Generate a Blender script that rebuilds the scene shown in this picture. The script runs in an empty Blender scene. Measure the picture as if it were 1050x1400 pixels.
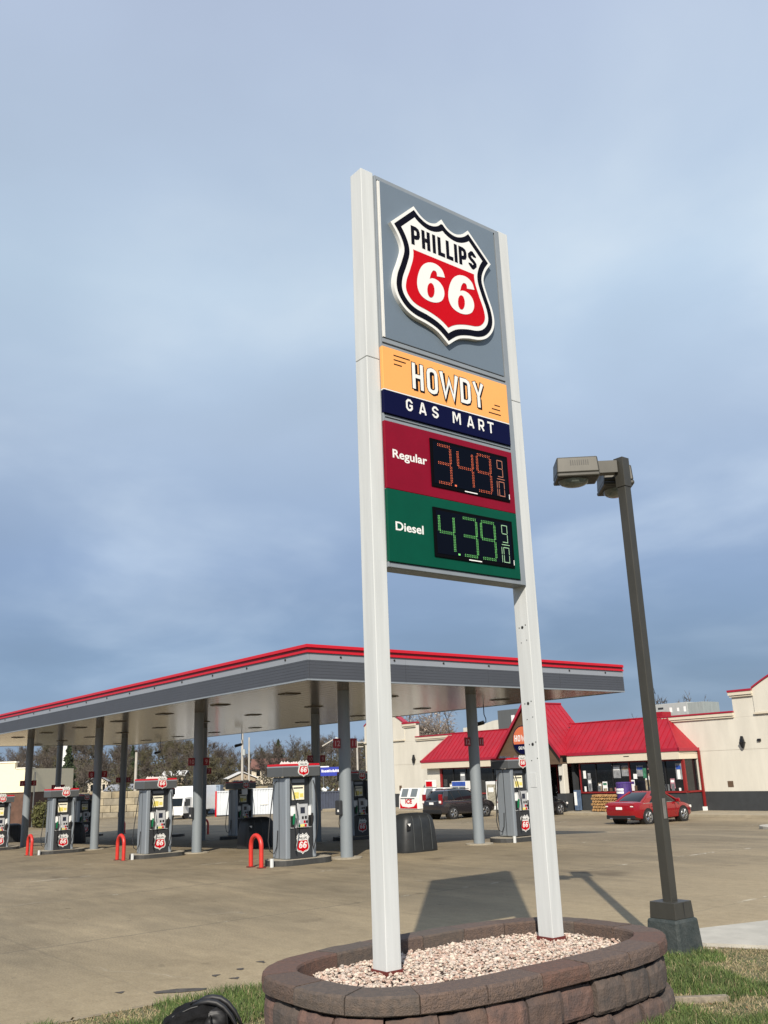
import bpy, bmesh, math, random
import numpy as np
from mathutils import Vector, Matrix
random.seed(7)
S = bpy.context.scene
C = bpy.data.collections.new('station'); S.collection.children.link(C)
RAD = math.radians

# ------------------------------------------------------------------ camera
cam = bpy.data.cameras.new('camera'); camo = bpy.data.objects.new('camera', cam); C.objects.link(camo)
F_PX, PITCH, ROLL, YAW = 1249.84, RAD(15.8692), RAD(-2.0778), RAD(51.2787)
fwd0 = Vector((-math.sin(YAW), math.cos(YAW), 0)); rgt0 = Vector((math.cos(YAW), math.sin(YAW), 0)); up0 = Vector((0, 0, 1))
fw = fwd0*math.cos(PITCH) + up0*math.sin(PITCH); u_ = up0*math.cos(PITCH) - fwd0*math.sin(PITCH)
rr = rgt0*math.cos(ROLL) + u_*math.sin(ROLL); uu = u_*math.cos(ROLL) - rgt0*math.sin(ROLL)
m = Matrix((rr, uu, -fw)).transposed().to_4x4(); m.translation = Vector((0, 0, 2.2)); camo.matrix_world = m
cam.sensor_fit = 'VERTICAL'; cam.sensor_height = 24.0; cam.lens = 24.0*F_PX/1400.0
cam.clip_start = .1; cam.clip_end = 3000
S.camera = camo

# ------------------------------------------------------------------ sky, sun, exposure
SUN_ELEV = RAD(35); SHADOW = Vector((-.73, .683, 0)).normalized()       # where shadows fall
sund = bpy.data.lights.new('sun', 'SUN'); sund.energy = 5.0; sund.angle = RAD(.53); sund.color = (1, .92, .80)
suno = bpy.data.objects.new('sun', sund); C.objects.link(suno)
ldir = SHADOW*math.cos(SUN_ELEV) - up0*math.sin(SUN_ELEV)
suno.rotation_euler = ldir.to_track_quat('-Z', 'Y').to_euler(); suno.location = (30, -30, 60)
W = bpy.data.worlds.new('World'); S.world = W; W.use_nodes = True
nt = W.node_tree; nt.nodes.clear()
def wn(t, **k):
    n = nt.nodes.new(t)
    for a, b in k.items(): setattr(n, a, b)
    return n
def wl(a, b): nt.links.new(a, b)
out = wn('ShaderNodeOutputWorld'); bg = wn('ShaderNodeBackground'); bg2 = wn('ShaderNodeBackground'); mixs = wn('ShaderNodeMixShader')
sky = wn('ShaderNodeTexSky', sky_type='NISHITA'); sky.sun_disc = False; sky.sun_elevation = SUN_ELEV
sky.sun_rotation = math.atan2(-SHADOW.x, -SHADOW.y); sky.air_density = 1.0; sky.dust_density = .6; sky.ozone_density = 1.5
bg.inputs['Strength'].default_value = .06; wl(sky.outputs[0], bg.inputs[0])
tc = wn('ShaderNodeTexCoord'); sep = wn('ShaderNodeSeparateXYZ'); wl(tc.outputs['Generated'], sep.inputs[0])
mx = wn('ShaderNodeMath', operation='MAXIMUM'); wl(sep.outputs[2], mx.inputs[0]); mx.inputs[1].default_value = 0
ad = wn('ShaderNodeMath', operation='ADD'); wl(mx.outputs[0], ad.inputs[0]); ad.inputs[1].default_value = .22
dv = wn('ShaderNodeVectorMath', operation='DIVIDE'); wl(tc.outputs['Generated'], dv.inputs[0])
cb = wn('ShaderNodeCombineXYZ'); [wl(ad.outputs[0], cb.inputs[i]) for i in range(3)]; wl(cb.outputs[0], dv.inputs[1])
n1 = wn('ShaderNodeTexNoise'); n1.inputs['Scale'].default_value = 1.5; n1.inputs['Detail'].default_value = 7; n1.inputs['Roughness'].default_value = .47; n1.inputs['Distortion'].default_value = .25
wl(dv.outputs[0], n1.inputs['Vector'])
n2 = wn('ShaderNodeTexNoise'); n2.inputs['Scale'].default_value = .55; n2.inputs['Detail'].default_value = 3
wl(dv.outputs[0], n2.inputs['Vector'])
el = wn('ShaderNodeValToRGB'); cr = el.color_ramp                 # the cloud deck: pale overhead, slate blue lower down
cr.elements[0].position = 0; cr.elements[0].color = (.165, .245, .376, 1); cr.elements[1].position = .70; cr.elements[1].color = (.435, .515, .665, 1)
e = cr.elements.new(.12); e.color = (.165, .245, .376, 1)
e = cr.elements.new(.22); e.color = (.23, .315, .47, 1)
e = cr.elements.new(.35); e.color = (.36, .45, .585, 1)
e = cr.elements.new(.49); e.color = (.45, .565, .695, 1)
wl(mx.outputs[0], el.inputs[0])
br = wn('ShaderNodeMapRange'); br.inputs['From Min'].default_value = .3; br.inputs['From Max'].default_value = .72
br.inputs['To Min'].default_value = .91; br.inputs['To Max'].default_value = 1.09; wl(n1.outputs[0], br.inputs[0])
br2 = wn('ShaderNodeMapRange'); br2.inputs['From Min'].default_value = .3; br2.inputs['From Max'].default_value = .7
br2.inputs['To Min'].default_value = .88; br2.inputs['To Max'].default_value = 1.14; wl(n2.outputs[0], br2.inputs[0])
mm = wn('ShaderNodeMath', operation='MULTIPLY'); wl(br.outputs[0], mm.inputs[0]); wl(br2.outputs[0], mm.inputs[1])
puff = wn('ShaderNodeMapRange', interpolation_type='SMOOTHSTEP'); puff.inputs['From Min'].default_value = .46; puff.inputs['From Max'].default_value = .78; puff.inputs['To Max'].default_value = .85; wl(n1.outputs[0], puff.inputs[0])
pm = wn('ShaderNodeMix', data_type='RGBA'); pe = wn('ShaderNodeMapRange'); pe.inputs['From Min'].default_value = .05; pe.inputs['From Max'].default_value = .45; pe.inputs['To Min'].default_value = .08; wl(mx.outputs[0], pe.inputs[0])
pk = wn('ShaderNodeMath', operation='MULTIPLY'); wl(puff.outputs[0], pk.inputs[0]); wl(pe.outputs[0], pk.inputs[1]); wl(pk.outputs[0], pm.inputs[0]); wl(el.outputs[0], pm.inputs[6]); pm.inputs[7].default_value = (.56, .635, .70, 1)
wl(pm.outputs[2], bg2.inputs[0]); wl(mm.outputs[0], bg2.inputs[1])
wl(bg.outputs[0], mixs.inputs[1]); wl(bg2.outputs[0], mixs.inputs[2]); mixs.inputs[0].default_value = .85
wl(mixs.outputs[0], out.inputs[0])
S.view_settings.view_transform = 'Standard'; S.view_settings.look = 'None'; S.view_settings.gamma = 1
S.view_settings.use_curve_mapping = False; S.view_settings.exposure = 0.4
S.cycles.max_bounces = 6; S.cycles.use_denoising = True

# ------------------------------------------------------------------ materials
MATS = {}
def mat(name, col, rough=.6, metal=0, var=.12, scale=4, bump=0, bscale=40, spec=.5, emit=0, col2=None, coat=0, stretch=None, trans=0):
    """Principled with object-space noise between col and col2 (or a darker col) and an optional bump."""
    if name in MATS: return MATS[name]
    M = bpy.data.materials.new(name); M.use_nodes = True; t = M.node_tree; b = t.nodes['Principled BSDF']
    b.inputs['Roughness'].default_value = rough; b.inputs['Metallic'].default_value = metal
    b.inputs['Specular IOR Level'].default_value = spec; b.inputs['Coat Weight'].default_value = coat
    if trans: b.inputs['Transmission Weight'].default_value = trans
    c2 = col2 or tuple(c*(1-var*2) for c in col)
    if var or col2:
        geo = t.nodes.new('ShaderNodeNewGeometry')
        vec = geo.outputs['Position']
        if stretch:
            mp = t.nodes.new('ShaderNodeMapping'); mp.inputs['Scale'].default_value = stretch; t.links.new(vec, mp.inputs[0]); vec = mp.outputs[0]
        n = t.nodes.new('ShaderNodeTexNoise'); n.inputs['Scale'].default_value = scale; n.inputs['Detail'].default_value = 6; n.inputs['Roughness'].default_value = .65
        t.links.new(vec, n.inputs['Vector'])
        r = t.nodes.new('ShaderNodeValToRGB'); r.color_ramp.elements[0].position = .36; r.color_ramp.elements[1].position = .66
        r.color_ramp.elements[0].color = (*c2, 1); r.color_ramp.elements[1].color = (*col, 1)
        t.links.new(n.outputs[0], r.inputs[0]); t.links.new(r.outputs[0], b.inputs['Base Color'])
    else: b.inputs['Base Color'].default_value = (*col, 1)
    if bump:
        geo2 = t.nodes.new('ShaderNodeNewGeometry'); n = t.nodes.new('ShaderNodeTexNoise'); n.inputs['Scale'].default_value = bscale; n.inputs['Detail'].default_value = 5
        t.links.new(geo2.outputs['Position'], n.inputs['Vector'])
        bm_ = t.nodes.new('ShaderNodeBump'); bm_.inputs['Strength'].default_value = bump; bm_.inputs['Distance'].default_value = .02
        t.links.new(n.outputs[0], bm_.inputs['Height']); t.links.new(bm_.outputs[0], b.inputs['Normal'])
    if emit:
        b.inputs['Emission Color'].default_value = (*col, 1); b.inputs['Emission Strength'].default_value = emit
    MATS[name] = M; return M

post_white = mat('painted_post', (.515, .53, .525), .5, var=.07, scale=1.8, stretch=(6, 6, .3))
cab_gray = mat('cabinet_grey', (.20, .225, .25), .45, var=.05)
panel_gray = mat('panel_slate', (.118, .152, .19), .4, var=.03, scale=1.2)
sign_white = mat('sign_white', (.66, .66, .64), .4, var=.02, spec=.25)
sign_navy = mat('sign_navy', (.003, .004, .03), .5, var=.0, spec=.06)
sign_ink = mat('sign_ink', (.003, .003, .008), .6, var=0, spec=.06)
sign_red = mat('sign_red', (.44, .0015, .007), .5, var=.04, spec=.08)
sign_orange = mat('sign_peach', (.76, .345, .105), .4, var=.03, scale=1, spec=.2)
price_red = mat('price_red', (.185, .002, .015), .4, var=.05, spec=.15)
price_green = mat('price_green', (.0, .06, .034), .4, var=.05, spec=.15)
led_black = mat('led_black', (.0015, .003, .008), .7, var=0, spec=.05)
led_rim = mat('led_rim', (.002, .002, .003), .7, var=0, spec=.05)
led_red = mat('led_red', (.85, .17, .07), .5, var=0, emit=.2)
led_green = mat('led_green', (.22, .75, .20), .5, var=0, emit=.18)
led_dim = mat('led_dim', (.35, .13, .08), .5, var=0, emit=.15)
led_dimg = mat('led_dim_green', (.25, .42, .25), .5, var=0, emit=.15)
rust = mat('rust_red', (.13, .02, .015), .8, var=.2)
dark_hole = mat('dark_hole', (.01, .01, .01), .9, var=0)
lamp_bronze = mat('lamp_bronze', (.054, .051, .042), .45, metal=.3, var=.08, stretch=(2, 2, .7))
lamp_dark = mat('lamp_inner', (.02, .02, .02), .6, var=0)
lens = mat('lamp_lens', (.16, .18, .16), .12, var=.2, scale=9)
block_paint = mat('base_paint', (.018, .026, .026), .7, var=.2, scale=6, bump=.5, bscale=30, col2=(.045, .052, .05))
soffit_m = mat('soffit_metal', (.118, .101, .072), .17, spec=.32, var=.14, scale=1.0, stretch=(.35, 2, 1))
fascia_red = mat('fascia_red', (.46, .006, .016), .35, var=.03)
fascia_dred = mat('fascia_groove', (.22, .003, .006), .4, var=.03)
fascia_gray = mat('fascia_light', (.225, .245, .275), .35, var=.04, scale=.6)
fascia_dark = mat('fascia_dark', (.055, .060, .072), .5, var=.05, scale=.6)
column_m = mat('column_grey', (.185, .21, .228), .5, var=.06, scale=1.6, stretch=(2, 2, .5))
steel = mat('dispenser_silver', (.30, .335, .37), .33, metal=.45, var=.05, scale=3, stretch=(6, 6, .4))
pump_face = mat('dispenser_face', (.42, .43, .43), .45, var=.05)
pump_dark = mat('dispenser_dark', (.028, .030, .033), .45, var=.06)
pump_valance = mat('valance_grey', (.075, .08, .083), .35, var=.05)
bollard_red = mat('bollard_red', (.50, .028, .018), .42, var=.08, scale=5)
rubber = mat('rubber', (.012, .012, .013), .55, var=.1)
bin_black = mat('bin_plastic', (.022, .024, .025), .5, var=.2, scale=3)
screen_m = mat('screen', (.02, .025, .04), .15, var=0)
yellow_p = mat('poster_yellow', (.78, .66, .16), .6, var=.18, scale=14)
green_noz = mat('nozzle_green', (.0, .13, .05), .4, var=.05)
paper = mat('paper', (.74, .74, .72), .7, var=.04)
black_m = mat('black_plastic', (.012, .012, .013), .4, var=.05)
chrome = mat('chrome', (.6, .6, .62), .15, metal=1, var=0)
stucco = mat('stucco_cream', (.555, .525, .452), .85, var=.06, scale=.9, stretch=(1.6, 1.6, .35), bump=.25, bscale=35)
stucco_trim = mat('stucco_trim', (.55, .49, .385), .8, var=.03)
wainscot = mat('wainscot_charcoal', (.030, .033, .036), .75, var=.1, scale=3)
roof_red = mat('roof_red', (.315, .004, .015), .5, var=.12, scale=.9)
coping_red = mat('coping_red', (.30, .012, .03), .4, var=.05)
gable_brown = mat('gable_brown', (.10, .062, .036), .7, var=.12, scale=1, stretch=(1, 1, 6))
frame_red = mat('frame_red', (.20, .012, .012), .45, var=.06)
glass_dark = mat('window_glass', (.012, .014, .016), .06, var=.3, scale=.6, spec=.6)
hvac_m = mat('hvac_grey', (.36, .38, .37), .5, var=.06)
hvac_d = mat('hvac_dark', (.10, .105, .105), .5, var=.1, stretch=(8, 8, .2))
purple = mat('banner_purple', (.06, .028, .17), .5, var=.2, scale=6)
blue_p = mat('print_blue', (.03, .08, .36), .5, var=.15)
firewood = mat('firewood', (.46, .26, .10), .8, var=.28, scale=9)
stone_brown = mat('planter_block', (.105, .066, .050), .92, var=.3, scale=7, bump=.55, bscale=60, col2=(.062, .046, .042))
stone_brown2 = mat('planter_block_red', (.140, .080, .062), .92, var=.3, scale=7, bump=.55, bscale=60, col2=(.07, .05, .046))
cap_m = mat('planter_cap', (.108, .070, .052), .9, var=.3, scale=22, bump=.9, bscale=75, col2=(.070, .050, .042))
cap_m3 = mat('planter_cap_red', (.125, .066, .048), .9, var=.3, scale=22, bump=.7, bscale=90, col2=(.08, .05, .04)); cap_m4 = mat('planter_cap_grey', (.108, .080, .063), .9, var=.3, scale=22, bump=.7, bscale=90, col2=(.066, .054, .047)); stone_grey = mat('planter_block_grey', (.102, .073, .058), .92, var=.3, scale=7, bump=.55, bscale=60, col2=(.055, .046, .042))
cap_m2 = mat('planter_cap_worn', (.125, .084, .064), .9, var=.3, scale=22, bump=.9, bscale=75, col2=(.080, .058, .05))
trunk_m = mat('bark', (.065, .053, .043), .9, var=.2, scale=2)
twig_m = mat('twig', (.105, .084, .067), .9, var=.25, scale=.08)
bud_m = mat('budding_twig', (.115, .10, .05), .9, var=.25, scale=.08)
needle_m = mat('needles', (.030, .052, .022), .85, var=.4, scale=.8)
bush_m = mat('bush_leaf', (.11, .11, .03), .85, var=.3, scale=1.5)
shrub_m = mat('shrub_leaf', (.06, .10, .025), .8, var=.3, scale=6)
blossom_m = mat('blossom', (.42, .36, .30), .85, var=.2, scale=2)

# ------------------------------------------------------------------ helpers
class MB:
    def __init__(s): s.v = []; s.f = []; s.m = []
    def add(s, vs, fs, mi=0):
        o = len(s.v); s.v += [tuple(p) for p in vs]; s.f += [tuple(i+o for i in f) for f in fs]; s.m += [mi]*len(fs); return s
    def box(s, x0, x1, y0, y1, z0, z1, mi=0):
        return s.add([(x0,y0,z0),(x1,y0,z0),(x1,y1,z0),(x0,y1,z0),(x0,y0,z1),(x1,y0,z1),(x1,y1,z1),(x0,y1,z1)],
                     [(0,3,2,1),(4,5,6,7),(0,1,5,4),(1,2,6,5),(2,3,7,6),(3,0,4,7)], mi)
    def taper(s, c, b, t, z0, z1, mi=0):           # b,t = half sizes
        cx, cy = c; (bx, by), (tx, ty) = b, t
        return s.add([(cx-bx,cy-by,z0),(cx+bx,cy-by,z0),(cx+bx,cy+by,z0),(cx-bx,cy+by,z0),(cx-tx,cy-ty,z1),(cx+tx,cy-ty,z1),(cx+tx,cy+ty,z1),(cx-tx,cy+ty,z1)],
                     [(0,3,2,1),(4,5,6,7),(0,1,5,4),(1,2,6,5),(2,3,7,6),(3,0,4,7)], mi)
    def prism(s, pts, off, mi=0, msd=None):        # pts: 3-d polygon (front); extruded by -off
        n = len(pts); off = Vector(off); vs = [Vector(p) for p in pts] + [Vector(p)-off for p in pts]
        o = len(s.v); s.v += [tuple(p) for p in vs]
        s.f.append(tuple(range(o, o+n))); s.m.append(mi)
        s.f.append(tuple(range(o+2*n-1, o+n-1, -1))); s.m.append(mi if msd is None else msd)
        for i in range(n):
            j = (i+1) % n; s.f.append((o+i, o+n+i, o+n+j, o+j)); s.m.append(mi if msd is None else msd)
        return s
    def poly(s, pts, mi=0): return s.add(pts, [tuple(range(len(pts)))], mi)
    def tube(s, path, r, n=8, mi=0, cap=True):
        P = [Vector(p) for p in path]; k = len(P); rs = r if isinstance(r, (list, tuple)) else [r]*k; rings = []
        prev = None
        for i in range(k):
            d = (P[min(i+1, k-1)]-P[max(i-1, 0)]).normalized()
            a = d.orthogonal().normalized() if prev is None else (prev - d*prev.dot(d)).normalized()
            prev = a; b = d.cross(a)
            rings.append([P[i] + (a*math.cos(2*math.pi*j/n) + b*math.sin(2*math.pi*j/n))*rs[i] for j in range(n)])
        vs = [p for rg in rings for p in rg]; fs = []
        for i in range(k-1):
            for j in range(n): fs.append((i*n+j, i*n+(j+1) % n, (i+1)*n+(j+1) % n, (i+1)*n+j))
        if cap: fs += [tuple(range(n-1, -1, -1)), tuple(range((k-1)*n, k*n))]
        return s.add(vs, fs, mi)
    def loft(s, rings, mi=0, cap=True, closed=True):
        n = len(rings[0]); vs = [p for rg in rings for p in rg]; fs = []
        for i in range(len(rings)-1):
            for j in range(n if closed else n-1): fs.append((i*n+j, i*n+(j+1) % n, (i+1)*n+(j+1) % n, (i+1)*n+j))
        if cap: fs += [tuple(range(n-1, -1, -1)), tuple(range((len(rings)-1)*n, len(rings)*n))]
        return s.add(vs, fs, mi)
    def build(s, name, mats, parent=None, loc=(0,0,0), smooth=False, bevel=0, norm=False):
        me = bpy.data.meshes.new(name); me.from_pydata([tuple(p) for p in s.v], [], s.f)
        for q in (mats if isinstance(mats, (list, tuple)) else [mats]): me.materials.append(q)
        me.polygons.foreach_set('material_index', s.m)
        if smooth: me.polygons.foreach_set('use_smooth', [True]*len(s.f))
        me.update()
        if norm:
            b = bmesh.new(); b.from_mesh(me); bmesh.ops.recalc_face_normals(b, faces=b.faces); b.to_mesh(me); b.free()
        if smooth and smooth != 'all':
            try: me.set_sharp_from_angle(angle=RAD(40))
            except Exception: pass
        return link(name, me, parent, loc, bevel)
def link(name, me, parent=None, loc=(0,0,0), bevel=0):
    o = bpy.data.objects.new(name, me); C.objects.link(o); o.location = loc
    if parent: o.parent = parent
    if bevel:
        b = o.modifiers.new('bevel', 'BEVEL'); b.width = bevel; b.segments = 2; b.limit_method = 'ANGLE'; b.angle_limit = RAD(40)
    return o
def tag(o, label, cat, group=None):
    o['label'] = label; o['category'] = cat
    if group: o['group'] = group
    return o
def thing(name, label, cat, loc=(0,0,0), rz=0, group=None):
    o = bpy.data.objects.new(name, None); C.objects.link(o); o.location = loc; o.rotation_euler = (0,0,rz); o.empty_display_size = .2
    return tag(o, label, cat, group)
def struct(o, kind='structure'): o['kind'] = kind; return o
KIDS = {}
def kids(o): return [c for c in C.objects if c.parent == o]
def dup(root, loc, label=None, rz=None):
    r = root.copy(); C.objects.link(r); r.location = loc
    if rz is not None: r.rotation_euler = (0,0,rz)
    if label: r['label'] = label
    for ch in kids(root):
        c = ch.copy(); C.objects.link(c); c.parent = r
        for g in kids(ch):
            d = g.copy(); C.objects.link(d); d.parent = c
    return r
def gz(x, y):                                        # the lot falls gently away from the sign
    t = min(1, max(0, (y-20)/22)); t = t*t*(3-2*t)
    a = .027*max(0, min(-21.4-x, 66))
    if x < -62: t *= max(0, 1-(-62-x)/25)
    return -(a*(1-t) + .7*t)
def polar(az, d):                                    # metres from the camera at a bearing (degrees right of its heading)
    a = RAD(az); v = fwd0*math.cos(a) + rgt0*math.sin(a); return v.x*d, v.y*d
def FX(x):  return lambda a, b, e=0: (x+e, a, b)     # (across, up, proud) on a face that looks along +X
def FY(y):  return lambda a, b, e=0: (a, y-e, b)     # ... on a face that looks along -Y

# ---- lettering: condensed stroke capitals built as mitred strips
def strip(pts, t, closed=False):
    P = [Vector((p[0], p[1])) for p in pts]; n = len(P); L = []; R_ = []
    for i in range(n):
        if closed: a, b = P[i-1], P[(i+1) % n]
        else: a, b = P[max(i-1, 0)], P[min(i+1, n-1)]
        d1 = (P[i]-a); d2 = (b-P[i]); d1 = d1.normalized() if d1.length > 1e-9 else d2.normalized(); d2 = d2.normalized() if d2.length > 1e-9 else d1
        n1 = Vector((-d1.y, d1.x)); n2 = Vector((-d2.y, d2.x)); mvec = n1+n2
        if mvec.length < 1e-6: mvec = n1
        mvec.normalize(); k = min(1/max(mvec.dot(n1), .3), 1.9)
        L.append(P[i]+mvec*k*t/2); R_.append(P[i]-mvec*k*t/2)
    return L, R_
def glyph(ch, w, t):
    x0, x1, y0, y1 = t/2, w-t/2, t/2, 1-t/2; c = min(.16, w*.28)
    O_ = [(x0+c,y0),(x1-c,y0),(x1-c*.3,y0+c*.3),(x1,y0+c),(x1,y1-c),(x1-c*.3,y1-c*.3),(x1-c,y1),(x0+c,y1),(x0+c*.3,y1-c*.3),(x0,y1-c),(x0,y0+c),(x0+c*.3,y0+c*.3)]
    bowl = [(x0,0),(x0,y1),(x1-c,y1),(x1-c*.3,y1-c*.3),(x1,y1-c),(x1,.42+c),(x1-c*.3,.42+c*.3),(x1-c,.42),(t,.42)]
    return {'H': ([[(x0,0),(x0,1)],[(x1,0),(x1,1)],[(t,.5),(w-t,.5)]], []),
     'O': ([], [O_]), 'D': ([], [[(x0,y0),(x1-c,y0),(x1-c*.3,y0+c*.3),(x1,y0+c),(x1,y1-c),(x1-c*.3,y1-c*.3),(x1-c,y1),(x0,y1)]]),
     'W': ([[(x0,1),(w*.28,.06),(w*.5,.72),(w*.72,.06),(x1,1)]], []),
     'Y': ([[(x0,1),(w/2,.46),(x1,1)],[(w/2,.46-t*.2),(w/2,0)]], []),
     'G': ([[(x1,.70),(x1,y1-c),(x1-c,y1),(x0+c,y1),(x0,y1-c),(x0,y0+c),(x0+c,y0),(x1-c,y0),(x1,y0+c),(x1,.46),(w*.52,.46)]], []),
     'A': ([[(x0,0),(w*.44,1-t*.35),(w*.56,1-t*.35),(x1,0)],[(w*.3,.26),(w*.7,.26)]], []),
     'S': ([[(x1,.72),(x1,y1-c),(x1-c,y1),(x0+c,y1),(x0,y1-c),(x0,.64),(x0+c*.6,.54),(x1-c*.6,.44),(x1,.34),(x1,y0+c),(x1-c,y0),(x0+c,y0),(x0,y0+c),(x0,.29)]], []),
     'M': ([[(x0,0),(x0,1)],[(x1,0),(x1,1)],[(t,.97),(w/2,.34),(w-t,.97)]], []),
     'R': ([bowl, [(w*.55,.42-t*.3),(x1,0)]], []), 'P': ([bowl], []),
     'T': ([[(0,y1),(w,y1)],[(w/2,0),(w/2,1-t)]], []),
     'I': ([[(w/2,0),(w/2,1)]], []), 'L': ([[(x0,1),(x0,y0),(w,y0)]], []), 'C': ([[(x1,.7),(x1,y1-c),(x1-c,y1),(x0+c,y1),(x0,y1-c),(x0,y0+c),(x0+c,y0),(x1-c,y0),(x1,y0+c),(x1,.3)]], []),
     'E': ([[(w,y1),(x0,y1),(x0,y0),(w,y0)],[(t,.5),(w*.9,.5)]], [])}[ch]
def letter(mb, face, ch, a0, b0, w, h, t, e, mi=0, slant=0):
    """w, h in metres; t stroke width in metres; e proud of the face"""
    op, cl = glyph(ch, w/h, t/h); k = 0
    for pts, closed in [(p, False) for p in op] + [(p, True) for p in cl]:
        L, R_ = strip(pts, t/h, closed); n = len(L); e2 = e + k*.0004; k += 1
        for i in range(n if closed else n-1):
            j = (i+1) % n
            q = [L[i], R_[i], R_[j], L[j]]
            mb.poly([face(a0+p.x*h+slant*p.y*h, b0+p.y*h, e2) for p in q], mi)
def text_mesh(body, size, bold=0, sx=1, align='LEFT', shear=0):
    cu = bpy.data.curves.new('lettering', 'FONT'); cu.body = body; cu.size = size; cu.offset = bold; cu.align_x = align; cu.shear = shear
    o = bpy.data.objects.new('lettering', cu); C.objects.link(o); bpy.context.view_layer.update()
    me = bpy.data.meshes.new_from_object(o.evaluated_get(bpy.context.evaluated_depsgraph_get()))
    P = [(v.co.x*sx, v.co.y) for v in me.vertices]; fs = [tuple(p.vertices) for p in me.polygons]
    bpy.data.objects.remove(o); bpy.data.curves.remove(cu); bpy.data.meshes.remove(me)
    return P, fs
def put_text(mb, face, body, a0, b0, h, e, mi=0, bold=.0, width=None, align='LEFT', shear=0):
    P, fs = text_mesh(body, h/.72, bold*h, 1, 'LEFT', shear)
    w = max(p[0] for p in P); sx = (width/w) if width else 1
    sh = {'LEFT': 0, 'CENTER': -w*sx/2}[align]
    mb.add([face(a0+p[0]*sx+sh, b0+p[1], e) for p in P], fs, mi)
# ---- shield emblem
def catmull(pts, k=6):
    o = []
    for i in range(len(pts)-1):
        p0 = Vector(pts[max(i-1, 0)]); p1 = Vector(pts[i]); p2 = Vector(pts[i+1]); p3 = Vector(pts[min(i+2, len(pts)-1)])
        for j in range(k):
            t = j/k; o.append(tuple(.5*((2*p1) + (p2-p0)*t + (2*p0-5*p1+4*p2-p3)*t*t + (3*p1-p0-3*p2+p3)*t**3)))
    o.append(tuple(pts[-1])); return o
def shield_outline(k=6):
    top = catmull([(0,.765),(-.09,.68),(-.20,.652),(-.31,.69),(-.41,.775)], k)
    side = catmull([(-.75,.45),(-.655,.32),(-.61,.18),(-.655,.02),(-.72,-.15),(-.74,-.30),(-.70,-.43),(-.60,-.54),(-.47,-.60),(-.30,-.63),(-.15,-.68),(0,-.79)], k)
    half = top + side
    return half + [(-x, y) for x, y in reversed(half[1:-1])]
def inset(pts, d):
    """offset a closed counter-clockwise outline inwards; points that end up too close to the outline are dropped"""
    n = len(pts); o = []
    for i in range(n):
        a, p, b = Vector(pts[i-1]), Vector(pts[i]), Vector(pts[(i+1) % n]); d1 = (p-a).normalized(); d2 = (b-p).normalized()
        n1 = Vector((-d1.y, d1.x)); n2 = Vector((-d2.y, d2.x)); mv = (n1+n2).normalized(); o.append(p + mv*d*min(1/max(mv.dot(n1), .4), 2))
    def dist(q):
        best = 1e9
        for i in range(n):
            a, b = Vector(pts[i-1]), Vector(pts[i]); e = b-a; t_ = max(0, min(1, (q-a).dot(e)/max(e.dot(e), 1e-12))); best = min(best, (a+e*t_-q).length)
        return best
    return [tuple(q) for q in o if dist(q) > abs(d)*.985]
def clip_top(pts, y):
    o = []; n = len(pts)
    for i in range(n):
        a, b = pts[i], pts[(i+1) % n]
        if a[1] <= y: o.append(a)
        if (a[1] <= y) != (b[1] <= y): t = (y-a[1])/(b[1]-a[1]); o.append((a[0]+t*(b[0]-a[0]), y))
    return o
SIX = catmull([(1.0,.745),(.93,.90),(.78,.985),(.60,1.0),(.40,.95),(.20,.81),(.06,.58),(0,.34),(.04,.16),(.17,.045),(.40,0),(.64,.03),(.84,.13),(.94,.29),(.93,.44),(.84,.55),(.70,.605),(.55,.605),(.45,.56)], 4) + \
      catmull([(.50,.70),(.585,.805),(.68,.815),(.715,.765),(.715,.70)], 4)
HOLE = [(.465+.125*math.cos(a*math.pi/8)+.03*math.sin(a*math.pi/8), .285+.185*math.sin(a*math.pi/8)) for a in range(16)]

# ================================================================== GROUND
def grid_sheet(name, x0, x1, y0, y1, nx, ny, zf, material, smooth=True):
    xs = [x0+(x1-x0)*i/nx for i in range(nx+1)]; ys = [y0+(y1-y0)*j/ny for j in range(ny+1)]
    mb = MB(); vs = [(x, y, zf(x, y)) for y in ys for x in xs]
    fs = [(j*(nx+1)+i, j*(nx+1)+i+1, (j+1)*(nx+1)+i+1, (j+1)*(nx+1)+i) for j in range(ny) for i in range(nx)]
    mb.add(vs, fs); return struct(mb.build(name, material, smooth='all' if smooth else False))
# concrete of the forecourt: tan, blotched, with oil stains and pale cracks
lotm = bpy.data.materials.new('forecourt_concrete'); lotm.use_nodes = True; t = lotm.node_tree; B = t.nodes['Principled BSDF']
B.inputs['Roughness'].default_value = .78; B.inputs['Specular IOR Level'].default_value = .35
g = t.nodes.new('ShaderNodeNewGeometry')
def tn(scale, detail=6, rough=.6, stretch=None, rot=0):
    v = g.outputs['Position']
    if stretch:
        mp = t.nodes.new('ShaderNodeMapping'); mp.inputs['Scale'].default_value = stretch; mp.inputs['Rotation'].default_value = (0,0,rot); t.links.new(v, mp.inputs[0]); v = mp.outputs[0]
    n = t.nodes.new('ShaderNodeTexNoise'); n.inputs['Scale'].default_value = scale; n.inputs['Detail'].default_value = detail; n.inputs['Roughness'].default_value = rough
    t.links.new(v, n.inputs['Vector']); return n.outputs[0]
def tr(src, a, b, ca, cb_):
    r = t.nodes.new('ShaderNodeValToRGB'); r.color_ramp.elements[0].position = a; r.color_ramp.elements[1].position = b
    r.color_ramp.elements[0].color = ca; r.color_ramp.elements[1].color = cb_; t.links.new(src, r.inputs[0]); return r.outputs[0]
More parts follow.
